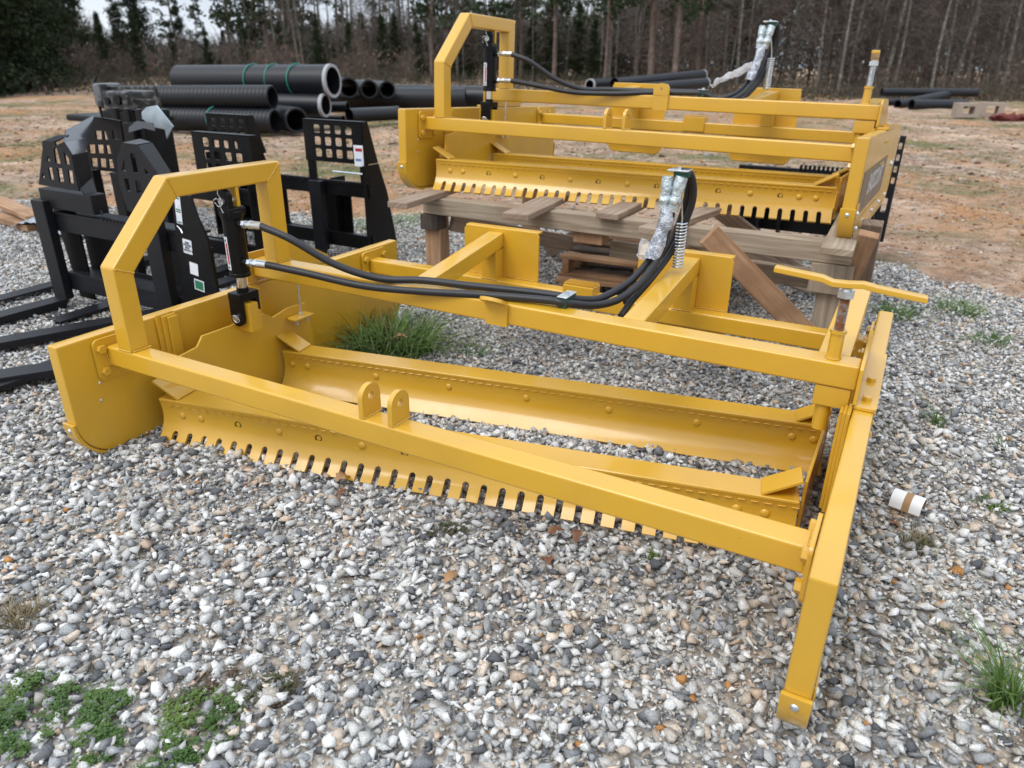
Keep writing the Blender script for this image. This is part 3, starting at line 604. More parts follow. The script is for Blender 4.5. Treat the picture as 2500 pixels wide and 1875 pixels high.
def scatter(n, box, rmin, rmax, mean, var, seed, dmin, dmax, lift=0, cond=None):
    rg = np.random.default_rng(seed); x = rg.uniform(box[0], box[1], n); y = rg.uniform(box[2], box[3], n)
    z = gh(x, y); px, py, dd = topx(np.stack([x, y, z], 1))
    k = (dd > .3) & (dd >= dmin) & (dd < dmax) & (px > -350) & (px < 2850) & (py < 2200) & (y < edge_y(x)+rg.normal(0, .05, n))
    if cond is not None: k &= cond(x, y, rg)
    x, y, z = x[k], y[k], z[k]; n = len(x); r = np.clip(rg.lognormal(math.log(mean), .42, n), rmin, rmax)
    c = np.minimum(PAL[rg.choice(len(PAL), n, p=PW)]*rg.uniform(.82, 1.16, (n, 1)), .74)
    a = rg.uniform(0, 2*PI, n); tx = rg.normal(0, .38, n); ty = rg.normal(0, .38, n); vi = rg.integers(0, len(var), n)
    V = []; F = []; Cc = []; o = 0
    for j, (vv, ff) in enumerate(var):
        s_ = np.nonzero(vi == j)[0]; m_ = len(s_)
        if not m_: continue
        ca, sa = np.cos(a[s_]), np.sin(a[s_]); cx, sx_ = np.cos(tx[s_]), np.sin(tx[s_]); cy, sy = np.cos(ty[s_]), np.sin(ty[s_])
        P = np.repeat(vv[None], m_, 0)*r[s_][:, None, None]
        X, Y, Z = P[..., 0], P[..., 1], P[..., 2]
        Y, Z = Y*cx[:, None]-Z*sx_[:, None], Y*sx_[:, None]+Z*cx[:, None]; X, Z = X*cy[:, None]+Z*sy[:, None], -X*sy[:, None]+Z*cy[:, None]
        X, Y = X*ca[:, None]-Y*sa[:, None], X*sa[:, None]+Y*ca[:, None]
        X = X+x[s_][:, None]; Y = Y+y[s_][:, None]; Z = Z+(z[s_]+r[s_]*rg.uniform(-.15, .55, m_)+lift)[:, None]
        V.append(np.stack([X, Y, Z], -1).reshape(-1, 3)); k_ = len(vv); F.append((ff[None]+(o+np.arange(m_)*k_)[:, None, None]).reshape(-1, 3)); Cc.append(np.repeat(c[s_], k_, 0)); o += m_*k_
    return np.concatenate(V), np.concatenate(F), np.concatenate(Cc)
VA = stone_variants(60, 9, 1); VB = stone_variants(30, 7, 2)
parts = [scatter(118000, (-2.2, 4.2, -1.2, 3.0), .005, .024, .0114, VA, 11, 0, 2.6), scatter(150000, (-2.2, 4.2, -1.2, 3.0), .0025, .008, .0050, VB, 15, 0, 2.6, -.003), scatter(330000, (-5, 5, -.5, 5), .004, .021, .0098, VB, 12, 2.6, 9),
         scatter(2600, (-1, 4, -1.2, 2.2), .015, .026, .019, VA, 13, 0, 3.2, .002)]
V = []; F = []; Cc = []; o_ = 0
for a_, b_, c_ in parts: V.append(a_); F.append(b_+o_); Cc.append(c_); o_ += len(a_)
print('stones faces', sum(len(q) for q in F))
g = npmesh('gravel', np.concatenate(V), np.concatenate(F), STONE, False, np.concatenate(Cc)); tag(g, 'grey, white and tan crushed stone covering the yard', 'gravel', kind='stuff')

rg_ = np.random.default_rng(21); n = 60000; dd_ = 4.2*np.exp(rg_.uniform(0, 1.75, n)); pxx = rg_.uniform(-300, 2800, n); cx_ = (pxx-1250)/FPX
dx_ = fwd.x+r2.x*cx_; dy_ = fwd.y+r2.y*cx_; x = CPn[0]+dx_*dd_; y = CPn[1]+dy_*dd_; k = y > edge_y(x)-.35; x, y, dd_ = x[k], y[k], dd_[k]; n = len(x)
PD = np.array([(.42, .31, .23), (.30, .2, .14), (.18, .115, .08), (.55, .44, .34), (.40, .38, .35), (.12, .08, .055), (.30, .26, .13), (.45, .25, .13)]); V = []; F = []; Cc = []; o_ = 0
for j, (vv, ff) in enumerate(VB):
    q = np.nonzero(np.arange(n) % len(VB) == j)[0]; r_ = np.clip(rg_.lognormal(math.log(.011), .5, len(q)), .004, .05)*np.clip(dd_[q]/7, .7, 1.8); a = rg_.uniform(0, 2*PI, len(q)); P = vv[None]*r_[:, None, None]
    X = P[..., 0]*np.cos(a)[:, None]-P[..., 1]*np.sin(a)[:, None]+x[q][:, None]; Y = P[..., 0]*np.sin(a)[:, None]+P[..., 1]*np.cos(a)[:, None]+y[q][:, None]; Z = P[..., 2]*.7+(dz(x[q], y[q])+r_*.1)[:, None]
    V.append(np.stack([X, Y, Z], -1).reshape(-1, 3)); F.append((ff[None]+(o_+np.arange(len(q))*len(vv))[:, None, None]).reshape(-1, 3)); Cc.append(np.repeat(PD[rg_.integers(0, len(PD), len(q))]*rg_.uniform(.7, 1.1, (len(q), 1)), len(vv), 0)); o_ += len(q)*len(vv)
g = npmesh('clods', np.concatenate(V), np.concatenate(F), STONE, False, np.concatenate(Cc)); tag(g, 'tan and brown clods, chips and pebbles strewn over the dirt yard', 'clods', kind='stuff')
# ------------------------------------------------------------ plants on the gravel
def leafmat(name, c, c2):
    M = mat(name, c, .55, n1=(9, c2, .4, .65)); b = M.node_tree.nodes['Principled BSDF']; b.inputs['Subsurface Weight'].default_value = 0; return M
GRASS = leafmat('grass_green', (.06, .13, .02), (.13, .21, .045)); GRASSD = leafmat('grass_dry', (.22, .165, .085), (.10, .10, .035)); WEED = leafmat('weed_green', (.045, .10, .014), (.10, .16, .022)); WEEDR = leafmat('weed_dark', (.055, .06, .022), (.08, .045, .03))
LEAFB = mat('dead_leaf', (.16, .065, .03), .7, n1=(30, (.3, .15, .07), .45, .65)); LEAFT = mat('dead_leaf_tan', (.36, .2, .09), .7, n1=(30, (.22, .11, .05), .45, .65))
def tuft(name, x, y, rad, hgt, n, seed, M, label, cat='grass', lean=(0, 0), wid=.0022, group=None, spread=1.0):
    rg = random.Random(seed); V = []; F = []
    for i in range(n):
        a = rg.uniform(0, 2*PI); rr = rad*math.sqrt(rg.random())*(.8 if rg.random() < .8 else 1.3); bx, by = x+rr*math.cos(a), y+rr*math.sin(a)
        h = hgt*rg.uniform(.35, 1.1)*(1-.45*rr/rad*rg.random()); d = rg.uniform(0, 2*PI); h *= (1.35 if rg.random() < .07 else 1); out = spread*h*rg.uniform(.1, 1.25)
        dx, dy = out*math.cos(d)+(bx-x)*.6+lean[0]*h, out*math.sin(d)+(by-y)*.6+lean[1]*h; w_ = wid*rg.uniform(.6, 1.3); px_, py_ = -math.sin(d)*w_, math.cos(d)*w_
        z0 = float(gh(bx, by)); o = len(V); K = 4
        for k in range(K+1):
            t = k/K; cx_, cy_, cz = bx+dx*t**1.8, by+dy*t**1.8, z0+h*(t-.42*t**2.6*min(1.6, out/h)); f = (1-t)**.7
            V += [(cx_-px_*f, cy_-py_*f, cz), (cx_+px_*f, cy_+py_*f, cz)]
        F += [[o+2*k, o+2*k+1, o+2*k+3, o+2*k+2] for k in range(K)]
    mi = np.repeat([1 if rg.random() < .1 else 0 for _ in range(n)], 4) if isinstance(M, list) else None
    o = npmesh(name, np.array(V), np.array(F), M, True, mi=mi); return tag(o, label, cat, group)
tuft('grass_clump', .20, 1.34, .22, .25, 950, 1, [GRASS, GRASSD], 'large clump of long green grass between the frames behind the rear blade', wid=.0032, spread=1.25)
tuft('grass_clump', .02, .90, .07, .13, 120, 2, GRASS, 'thin wisps of green grass at the left end of the rear blade', wid=.002)
tuft('grass_clump', .52, 1.5, .1, .05, 120, 31, GRASS, 'low sparse green sprigs at the right foot of the large grass clump', wid=.003)
tuft('grass_clump', 2.40, 1.70, .025, .12, 34, 3, GRASS, 'small spiky green tuft on the gravel above the white cardboard piece', wid=.0026, lean=(-.2, .3))
tuft('grass_clump', 2.36, .87, .05, .055, 190, 4, GRASSD, 'half dried brown and green tuft below the white cardboard piece', wid=.0016)
tuft('grass_clump', 2.55, 1.20, .045, .03, 70, 5, WEED, 'tiny low weed right of the white cardboard piece', wid=.0035)
tuft('grass_clump', 2.20, 3.1, .12, .07, 260, 6, GRASS, 'patch of short grass right of the crank handle', wid=.003)
tuft('grass_clump', 2.50, 3.3, .14, .07, 260, 7, GRASS, 'patch of short grass near the gravel edge at the right', wid=.003)
tuft('grass_clump', 2.62, 2.85, .1, .06, 120, 8, GRASS, 'thin grass patch in the gravel at the right side of the yard', wid=.003)
tuft('grass_clump', 2.06, 2.55, .09, .06, 150, 9, GRASS, 'short green grass beside the right post of the timber stand', wid=.003)
tuft('grass_clump', 2.53, .34, .035, .20, 130, 10, GRASS, 'long bladed green grass tuft at the lower right', wid=.0024, lean=(-.3, .1))
tuft('grass_clump', 2.60, 1.62, .02, .09, 14, 33, GRASS, 'few green blades at the right margin level with the panel top', wid=.0024, lean=(-.6, .1))
tuft('grass_clump', .52, -.50, .05, .05, 260, 11, GRASSD, 'dry brown grass tuft at the left', wid=.0014)
tuft('grass_clump', .75, 3.4, .45, .08, 700, 12, GRASS, 'green grass patch under the timber stand', wid=.003)
tuft('grass_clump', 1.15, 3.9, .5, .08, 600, 14, GRASS, 'grass along the gravel edge behind the timber stand', wid=.003)
tuft('grass_clump', -1.5, 3.5, .35, .07, 500, 15, GRASS, 'grass along the gravel edge between the black fork frame and the timber stand', wid=.003)
tuft('grass_clump', 1.73, .47, .02, .02, 50, 16, WEED, 'tiny green sprout below the toothed blade, right of the brown leaves', wid=.003)
def weed(name, x, y, rad, hgt, n, seed, M, label):
    """low leafy plant: many small rounded leaves on short branching stems"""
    rg = random.Random(seed); V = []; F = []
    for i in range(n):
        a = rg.uniform(0, 2*PI); rr = rad*math.sqrt(rg.random()); bx, by = x+rr*math.cos(a), y+rr*math.sin(a)
        if noise.noise(Vector((bx*26, by*26, seed))) < .02: continue
        h = .65*hgt*rg.uniform(.15, 1)*(1-.5*(rr/rad)**2); tipx, tipy = bx+rg.gauss(0, .012), by+rg.gauss(0, .012); z0 = float(gh(bx, by))+.003
        for k in range(7):
            t = (k+1)/7; cx_, cy_, cz = bx+(tipx-bx)*t, by+(tipy-by)*t, z0+h*t; d = k*2.4+rg.random(); l = rg.uniform(.005, .011)*(1.25-.6*t); w_ = l*.38
            dx, dy = math.cos(d), math.sin(d); dzz = rg.uniform(-.1, .6)*l; o = len(V)
            V += [(cx_, cy_, cz), (cx_+dx*l*.5-dy*w_, cy_+dy*l*.5+dx*w_, cz+dzz*.6), (cx_+dx*l, cy_+dy*l, cz+dzz), (cx_+dx*l*.5+dy*w_, cy_+dy*l*.5-dx*w_, cz+dzz*.6)]; F.append([o, o+1, o+2, o+3])
    o = npmesh(name, np.array(V), np.array(F), M, False); return tag(o, label, 'weed')
weed('weed_patch', .80, -.66, .105, .06, 900, 1, WEED, 'bushy bright green weed in the lower left corner')
weed('weed_patch', .93, -.57, .05, .03, 240, 2, WEED, 'small green weed right of the bushy corner weed')
weed('weed_patch', 1.00, -.63, .045, .03, 200, 3, WEED, 'round leafy green rosette near the lower left')
weed('weed_patch', 1.12, -.50, .085, .035, 620, 4, WEED, 'broad low green weed patch in the bottom left third')
weed('weed_patch', 1.10, -.44, .08, .02, 330, 5, WEEDR, 'dark reddish green creeping weed behind the broad weed patch')
weed('weed_patch', 1.19, -.36, .045, .02, 200, 6, WEEDR, 'small dark creeping weed above the broad green patch')
weed('weed_patch', 1.15, -.62, .04, .022, 160, 7, WEED, 'small green weed at the bottom below the broad patch')
weed('weed_patch', 1.02, -.73, .04, .02, 140, 9, WEED, 'faint green weed at the bottom left')
weed('weed_patch', 1.215, .255, .05, .016, 150, 8, WEEDR, 'thin dark creeping weed in front of the toothed blade')
def dead_leaf(x, y, z, size, seed, M, label, tilt=.2):
    rg = random.Random(seed); n = 18; b = MB(); rot = rg.uniform(0, 2*PI); V = []
    for i in range(n):
        t = i/(n-1); w_ = size*.33*math.sin(PI*t)**.7*(.45+.55*abs(math.cos(t*PI*3.5))); L_ = size*(t-.5); c = .15*size*math.sin(PI*t*1.2)+rg.uniform(-.02, .02)*size
        V += [(L_, -w_, c+.35*w_), (L_, 0, c), (L_, w_, c+.45*w_)]
    F = [[3*i, 3*i+1, 3*i+4, 3*i+3] for i in range(n-1)]+[[3*i+1, 3*i+2, 3*i+5, 3*i+4] for i in range(n-1)]
    b.add(V, F); b.tube([(size*.5, 0, 0), (size*.75, .01*size, .05*size)], size*.015, 5)
    o = b.build('fallen_leaf', M, smooth=60, wn=False); o.location = (x, y, float(gh(x, y))+z); o.rotation_euler = (rg.uniform(-tilt, tilt), rg.uniform(-tilt, tilt), rot); return tag(o, label, 'leaf')
for q in ((.785, .325, .02, .06, 3, LEAFT, 'curled pale brown leaf leaning on the teeth of the blade'), (.835, .27, .008, .05, 4, LEAFB, 'narrow brown leaf just below the pale curled leaf'),
          (1.475, .40, .018, .07, 5, LEAFB, 'dark red brown oak leaf against the blade teeth'), (1.53, .43, .02, .05, 6, LEAFB, 'brown leaf standing in a slot of the toothed blade'), (1.505, .30, .012, .06, 7, LEAFB, 'torn dark brown leaf lying below the two at the teeth'),
          (1.326, .105, .012, .05, 8, LEAFT, 'yellow tan oak leaf in the middle of the open gravel'), (.17, .17, .015, .035, 9, LEAFT, 'small brown leaf at the left end of the toothed blade'), (.30, 1.27, .10, .07, 10, LEAFT, 'pale brown leaf caught in the large grass clump'),
          (2.30, .93, .008, .04, 11, LEAFB, 'small brown leaf beside the white cardboard piece'), (.60, .12, .012, .03, 13, LEAFB, 'small rust red leaf in the gravel before the first teeth')): dead_leaf(*q)
# bent white cardboard sleeve with a brown band
b = MB(); rr = []
Tc = Matrix.Translation((2.325, 1.03, .018)) @ Matrix.Rotation(math.radians(-104), 4, 'Z')
pr = [(-.033, -.016)]+[(.031*math.cos(a_), .031*math.sin(a_)) for a_ in [PI*1.0-PI*i/10 for i in range(11)]]+[(.032, -.012)]
pr2 = [(x*.94, z-.0025) for x, z in reversed(pr)]
for j, (ya, yb_) in enumerate(((-.042, -.008), (-.008, .012), (.012, .042))): b.cur = 1 if j == 1 else 0; b.prism(pr+pr2, 'y', ya, yb_, T=Tc)
b.cur = 1; b.prism([(x, z-.0026) for x, z in pr]+[(x*.94, z-.0036) for x, z in reversed(pr)], 'y', -.0415, .0415, T=Tc)
tag(b.build('cardboard_sleeve', [CARD, BROWNC], wn=False), 'folded white cardboard piece with a brown band lying on the gravel', 'cardboard')

# ------------------------------------------------------------ timber stand, pallets, leaning board
def uvbox(b, p0, p1, w_, h, upv=(0, 0, 1), bev=.003):
    b.bar(p0, p1, w_, h, bev, upv, 1)
def timber(name, p0, p1, w_, h, M, parent=None, upv=(0, 0, 1), bev=.003):
    """a plank or post; UV runs with the grain"""
    b = MB(); b.bar(p0, p1, w_, h, bev, upv, 1); p0, p1 = Vector(p0), Vector(p1); d = (p1-p0).normalized(); y = Vector(upv).cross(d).normalized(); z = d.cross(y)
    rg = random.Random(name+str(tuple(round(c, 3) for c in p0))); ou, ov = rg.uniform(0, 9), rg.uniform(0, 9)
    o = b.build(name, M, parent, smooth=0, wn=False); me = o.data; uv = me.uv_layers.new(name='uv')
    for l in me.loops: q = me.vertices[l.vertex_index].co; uv.data[l.index].uv = (q.dot(d)+ou, q.dot(y)+q.dot(z)*1.3+ov)
    return o
S = empty('timber_stand', (1, 2.7, 0), label='rough sawn timber stand carrying the rear yellow leveler', cat='stand')
def st(name, p0, p1, w_, h, M, upv=(0, 0, 1), bev=.003):
    o = timber(name, p0, p1, w_, h, M, S, upv, bev); o.matrix_parent_inverse = Matrix.Translation((-1, -2.7, 0)); return o
st('long_beam', (-.11, 2.10, .497), (1.99, 2.09, .497), .09, .085, WOODG, bev=.004); st('long_beam', (-.16, 3.30, .497), (1.95, 3.30, .497), .09, .085, WOODG)
for (xa, ya, xb, w_, M, yb_) in ((-.02, 1.72, -.20, .11, WOODR, 3.45), (.60, 1.77, .42, .13, WOODR, 3.45), (1.22, 1.79, 1.40, .10, WOODR, 2.9), (.95, 2.0, .93, .11, WOODR, 3.4), (1.945, 1.81, 1.905, .115, WOODG, 3.45)):
    st('cross_board', (xa, ya, .5555), (xb, yb_, .5555), w_, .029, M)
for x, y, h in ((-.075, 2.13, .452), (1.93, 2.12, .452), (-.1, 3.30, .452), (1.9, 3.30, .452), (.60, 2.13, .452)):
    if x != .60: st('post', (x, y, -.02), (x, y, h), .10, .09, WOODG if x > 1 else WOODO, (0, 1, 0))
st('post_block', (-.075, 2.10, .37), (-.075, 2.10, .451), .105, .095, WOODD, (0, 1, 0)); st('post_block', (1.925, 2.085, .33), (1.925, 2.085, .453), .16, .10, WOODG, (0, 1, 0))
st('brace', (.0, 2.16, .40), (.55, 3.2, .10), .04, .09, WOODR); st('brace', (1.30, 2.2, .47), (1.75, 3.2, .05), .04, .10, WOODR); st('brace', (.05, 3.25, .02), (.75, 3.25, .45), .04, .09, WOODR); st('brace', (1.1, 3.25, .45), (1.8, 3.25, .02), .04, .09, WOODR)
st('brace', (2.035, 2.0, .60), (1.915, 2.35, .02), .035, .075, WOODO, (1, 0, 0)); st('brace', (2.03, 2.25, .60), (2.02, 2.75, .0), .035, .08, WOODR, (1, 0, 0))
st('low_rail', (.9, 2.22, .36), (1.9, 2.25, .33), .05, .08, WOODG); st('spacer_block', (.83, 2.12, .40), (.83, 2.12, .452), .15, .09, WOODO, (0, 1, 0))
tag(timber('leaning_board', (1.47, 1.78, .575), (1.90, 2.02, .13), .095, .032, WOODO, None, (-.5, .86, 0)), 'loose orange plank leaning diagonally in front of the timber stand', 'board')
def pallet(x, y, rz, label, M1, M2, z0=0, w_=1.0, d=.9, nb=6):
    r = empty('pallet', (x, y, z0), (0, 0, rz), label, 'pallet', 'wooden pallets')
    for i in range(3): timber('stringer', (-w_/2, -d/2+.04+i*(d-.08)/2, .055), (w_/2, -d/2+.04+i*(d-.08)/2, .055), .04, .075, M1, r)
    for i in range(nb): timber('deck_board', (-w_/2+.05+i*(w_-.1)/(nb-1), -d/2, .102), (-w_/2+.05+i*(w_-.1)/(nb-1), d/2, .102), .10, .018, M2 if i % 3 else M1, r)
    for i in range(3): timber('bottom_board', (-w_/2+.05+i*(w_-.1)/2, -d/2, .008), (-w_/2+.05+i*(w_-.1)/2, d/2, .008), .09, .016, M1, r)
    return r
pallet(.88, 2.95, 1.75, 'lower dark wet pallet on the ground under the timber stand', WOODO, WOODD); pallet(.93, 2.98, 1.62, 'upper pallet of the two stacked under the timber stand, light edge board', WOODO, WOODD, .112)
for i, (a_, b_, w_, h_, M, lb) in enumerate((((-4.6, 2.2, .10), (-3.62, 1.98, .085), .14, .035, WOODO, 'pale plank end on top of the scrap wood at the left'), ((-4.5, 2.05, .03), (-3.55, 1.92, .025), .12, .05, WOODO, 'thick orange board on the ground under the plastic at the left'), ((-4.4, 2.5, .03), (-3.8, 2.15, .03), .16, .04, WOODR, 'darker scrap board behind the other two at the left'))):
    tag(timber('scrap_board', a_, b_, w_, h_, M), lb, 'board', 'scrap boards at the left')
b = MB(); rg = random.Random(8); q = []
for i in range(13):
    for j in range(7): q.append((-3.75+.055*i+rg.uniform(-.01, .01), 1.85+.07*j, .11*math.sin(i/12*PI)*(1-.3*abs(j-3)/3)+rg.uniform(0, .035)))
b.add(q, [[i*7+j, (i+1)*7+j, (i+1)*7+j+1, i*7+j+1] for i in range(12) for j in range(6)])
tag(b.build('plastic_sheet', PLAST, smooth=70, wn=False), 'crumpled pale plastic sheet draped over the left pallet', 'plastic sheet')

# ------------------------------------------------------------ black skid steer attachments
def grid_guard(b, x0, x1, z0, z1, y, nx, nz, hw, hh, th=.008, skip=(), mx_=.045, mz_=.035):
    holes = []
    for i in range(nx):
        for k in range(nz):
            if (i, k) in skip: continue
            cx = x0+mx_+hw/2+i*((x1-x0-2*mx_-hw)/max(1, nx-1)); cz = z0+mz_+hh/2+k*((z1-z0-2*mz_-hh)/max(1, nz-1)); holes.append(rrect(cx-hw/2, cx+hw/2, cz-hh/2, cz+hh/2, .01, 2))
    b.plate([(x0, z0), (x1, z0), (x1, z1), (x0, z1)], holes, 'y', y, y+th)
def fork_tine(x, yb_, parent, h=.50, L=1.1, wd=.10, name='fork', dirx=0., M=BLK2):
    b = MB(); b.box(x-wd/2, x+wd/2, yb_-.045, yb_, .04, h, .005)
    T = Matrix.Translation((x, yb_-.022, 0)) @ Matrix.Rotation(dirx, 4, 'Z')
    b.prism([(0, .045), (-.03, .0), (-L, .008), (-L, .016), (-.03, .045)], 'x', -wd/2, wd/2, .003, T=T)
    return b.build(name, M, parent)
def fork_frame(loc, rz, label, M=BLK, forks=(.3, .9), W_=1.15, guards='grid', sticker=None, kind=0):
    r = empty('pallet_fork_frame', loc, (0, 0, rz), label, 'fork frame', 'black fork attachments')
    b = MB(); b.box(0, W_, 0, .03, .40, .48, .003); b.box(0, W_, -.004, .034, .47, .485, .002)
    for i in range(int(W_/.03)): b.box(.01+i*.03, .022+i*.03, -.006, .03, .484, .492)
    b.build('upper_rail', M, r)
    b = MB(); b.box(0, W_, 0, .03, .07, .15, .003); b.box(0, W_, -.002, .036, .145, .160, .002); b.build('lower_rail', M, r)
    for x in (0, W_-.02): MB().prism([(-.03, .02), (-.03, .60), (.12, .60), (.19, .42), (.26, .10), (.26, .02)], 'x', x, x+.012, .002).build('side_plate', M, r)
    for x in (.22, W_-.34): MB().box(x, x+.012, .03, .16, .06, .50, .001).build('attach_rib', M, r)
    b = MB(); b.plate([(.24, .08), (W_-.26, .08), (W_-.26, .44), (.24, .44)], [rrect(W_/2-.13, W_/2+.13, .14, .40, .03)], 'y', .12, .13); b.box(.24, W_-.26, .1, .16, .43, .442, .001); b.build('attach_panel', M, r)
    for x0, x1_, zt_ in guards:
        b = MB(); grid_guard(b, x0, x1_, zt_-.25, zt_, .02, 4, 3, .054, .050, mx_=.085 if x1_-x0 > .45 else .04, mz_=.028); b.box(x0, x1_, .02, .07, zt_-.005, zt_+.002, .001)
        b.prism([(.02, zt_-.25), (.02, zt_), (.07, zt_), (.15, zt_-.25)], 'x', x1_-.004, x1_+.004); b.build('guard_panel', M, r)
        MB().box(x1_-.05, x1_, .03, .06, .48, zt_-.245, .003).build('guard_post', M, r); MB().box(x0, x0+.05, .03, .06, .48, zt_-.245, .003).build('guard_post', M, r)
    for x in forks: fork_tine(x, -.002, r, .485, 1.15, .10)
    return r
fb_ = fork_frame((-2.24, 2.50, 0), 0, 'black fork frame with a square hole guard, furthest right, white sticker on its side', forks=(1.0,), W_=1.41, guards=((.0, .40, .85), (.89, 1.37, .85)))
MB().cyl((1.12, .01, .545), (1.36, .01, .545), .006, n=8).build('lock_bar', ZINC, fb_)
b = MB(); b.box(1.30, 1.372, .010, .014, .59, .715, .0005, 1); so_ = b.build('sticker', WHITE, fb_, wn=False)
b = MB(); b.box(1.315, 1.366, .0085, .0098, .680, .698); b.build('red_bar', RED, so_, wn=False)
b = MB(); b.box(1.312, 1.355, .0085, .0098, .622, .636); b.build('blue_print', BLUEINK, so_, wn=False)
fork_frame((-2.36, 1.93, 0), 0, 'black fork frame with a square hole guard seen over the slope of the yellow arch', forks=(.35, .95), W_=1.15, guards=((.66, 1.15, .795),))
# near frame with the faceted brush guard
r = empty('grapple_fork_frame', (-1.72, .98, 0), (0, 0, 0), 'charcoal fork frame with a faceted brush guard, two forks pointing left over the gravel', 'fork frame', 'black fork attachments')
MI = Matrix.Translation((1.72, -.98, 0))
def gp(name, M, fn):
    b = MB(); fn(b); return b.build(name, M, r, T=MI)
gp('upper_rail', BLK2, lambda b: (b.box(-1.60, -.60, .985, 1.02, .39, .475, .003), b.box(-1.60, -.60, .98, 1.10, .475, .487, .002), [b.box(-1.20+i*.026, -1.19+i*.026, .975, 1.0, .485, .494) for i in range(22)]))
gp('lower_rail', BLK2, lambda b: (b.box(-1.60, -.55, .985, 1.02, .085, .165, .003), b.box(-1.60, -.55, .98, 1.12, .165, .18, .002)))
gp('back_panel', BLK, lambda b: b.plate([(-1.58, .17), (-.62, .17), (-.62, .40), (-1.58, .40)], [rrect(-1.25, -1.02, .2, .37, .03)], 'y', 1.10, 1.11))
gp('cross_member', BLK2, lambda b: b.box(-1.66, -1.24, .97, 1.05, .505, .60, .008))
SP = gp('side_plate', BLK, lambda b: b.prism([(-.715, .10), (-.66, .66), (-.54, .66), (-.515, .57), (-.475, .48), (-.46, .10)], 'y', .972, .984, .002))
gp('side_plate', BLK, lambda b: b.prism([(-1.62, .03), (-1.68, .5), (-1.50, .62), (-1.50, .03)], 'y', 1.03, 1.042, .002))
for x in (-1.64, -.80): o = fork_tine(x, .982, r, .545, 1.2, .105, M=BLK2, dirx=-.06); o.data.transform(MI)
GA = [(-1.65, .615), (-1.544, .787), (-1.531, .826), (-1.433, .831), (-1.431, .811), (-1.365, .831), (-1.323, .776), (-1.329, .61)]
GH = [[(-1.536, .735), (-1.509, .764), (-1.503, .735)], [(-1.465, .729), (-1.453, .793), (-1.425, .807), (-1.424, .729)], [(-1.384, .73), (-1.379, .789), (-1.348, .758), (-1.353, .728)], [(-1.608, .653), (-1.581, .682), (-1.584, .649)], [(-1.539, .648), (-1.537, .702), (-1.503, .707), (-1.51, .648)], [(-1.47, .642), (-1.462, .706), (-1.424, .708), (-1.429, .643)], [(-1.388, .642), (-1.38, .703), (-1.344, .705), (-1.354, .642)]]
gp('brush_guard', BLK2, lambda b: b.plate(GA, GH, 'y', .975, .983))
def thick(b, pts, th=.007):
    P = [Vector(p) for p in pts]; n = Vector((0, 0, 0))
    for i in range(1, len(P)-1): n += (P[i]-P[0]).cross(P[i+1]-P[0])
    n.normalize(); k = len(P); b.add(P+[p-n*th for p in P], [list(range(k)), [k+i for i in reversed(range(k))]]+[[i, (i+1) % k, (i+1) % k+k, i+k] for i in range(k)])
gp('guard_cheek', BLK2, lambda b: (thick(b, [(-1.323, .98, .776), (-1.436, 1.12, .771), (-1.41, 1.1, .65), (-1.329, .98, .62)]), thick(b, [(-1.329, .98, .62), (-1.41, 1.1, .65), (-1.226, 1.0, .500)])))
gp('guard_hood', HOOD, lambda b: (thick(b, [(-1.365, .98, .831), (-1.323, .98, .777), (-1.436, 1.12, .772), (-1.681, 1.3, .807)]), thick(b, [(-1.365, .98, .832), (-1.681, 1.3, .808), (-1.825, 1.45, .907), (-1.609, 1.15, .861)]), thick(b, [(-1.531, .98, .827), (-1.433, .98, .832), (-1.48, 1.08, .85), (-1.58, 1.08, .842)])))
hs = [[(-1.932, .748), (-1.875, .751), (-1.886, .704), (-1.939, .703)], [(-1.856, .752), (-1.8, .755), (-1.811, .709), (-1.862, .708)], [(-1.779, .754), (-1.724, .757), (-1.734, .711), (-1.785, .71)], [(-1.938, .676), (-1.88, .679), (-1.891, .631), (-1.944, .63)], [(-1.86, .678), (-1.803, .682), (-1.814, .634), (-1.866, .633)], [(-1.785, .678), (-1.729, .682), (-1.74, .635), (-1.791, .633)], [(-1.847, .825), (-1.791, .828), (-1.801, .782), (-1.852, .782)], [(-1.697, .833), (-1.643, .835), (-1.652, .79), (-1.702, .79)], [(-1.775, .826), (-1.72, .829), (-1.73, .785), (-1.78, .783)]]
gp('guard_panel', BLK, lambda b: b.plate([(-1.957, .612), (-1.96, .762), (-1.829, .897), (-1.742, .896), (-1.612, .888), (-1.64, .616)], hs, 'y', 1.45, 1.458))
gp('guard_post', BLK, lambda b: (b.box(-1.95, -1.87, 1.40, 1.45, .0, .62, .004), b.box(-1.72, -1.64, 1.40, 1.45, .0, .62, .004)))
gp('guard_wing', BLK2, lambda b: (b.plate([(-.935, .845), (-.839, .843), (-.735, .728), (-.765, .55), (-.989, .55), (-1.008, .671), (-.991, .781)], [[(-.971, .735), (-.938, .786), (-.94, .729)], [(-.889, .811), (-.86, .813), (-.858, .729), (-.89, .729)], [(-.809, .729), (-.813, .756), (-.781, .729)], [(-.969, .698), (-.937, .699), (-.939, .642), (-.964, .646)], [(-.891, .695), (-.856, .695), (-.862, .643), (-.895, .64)]], 'y', .975, .983), thick(b, [(-.735, .98, .728), (-.839, .98, .843), (-.907, 1.1, .84), (-.80, 1.1, .70)]), thick(b, [(-.839, .98, .843), (-.935, .98, .845), (-.98, 1.1, .85), (-.907, 1.1, .84)])))
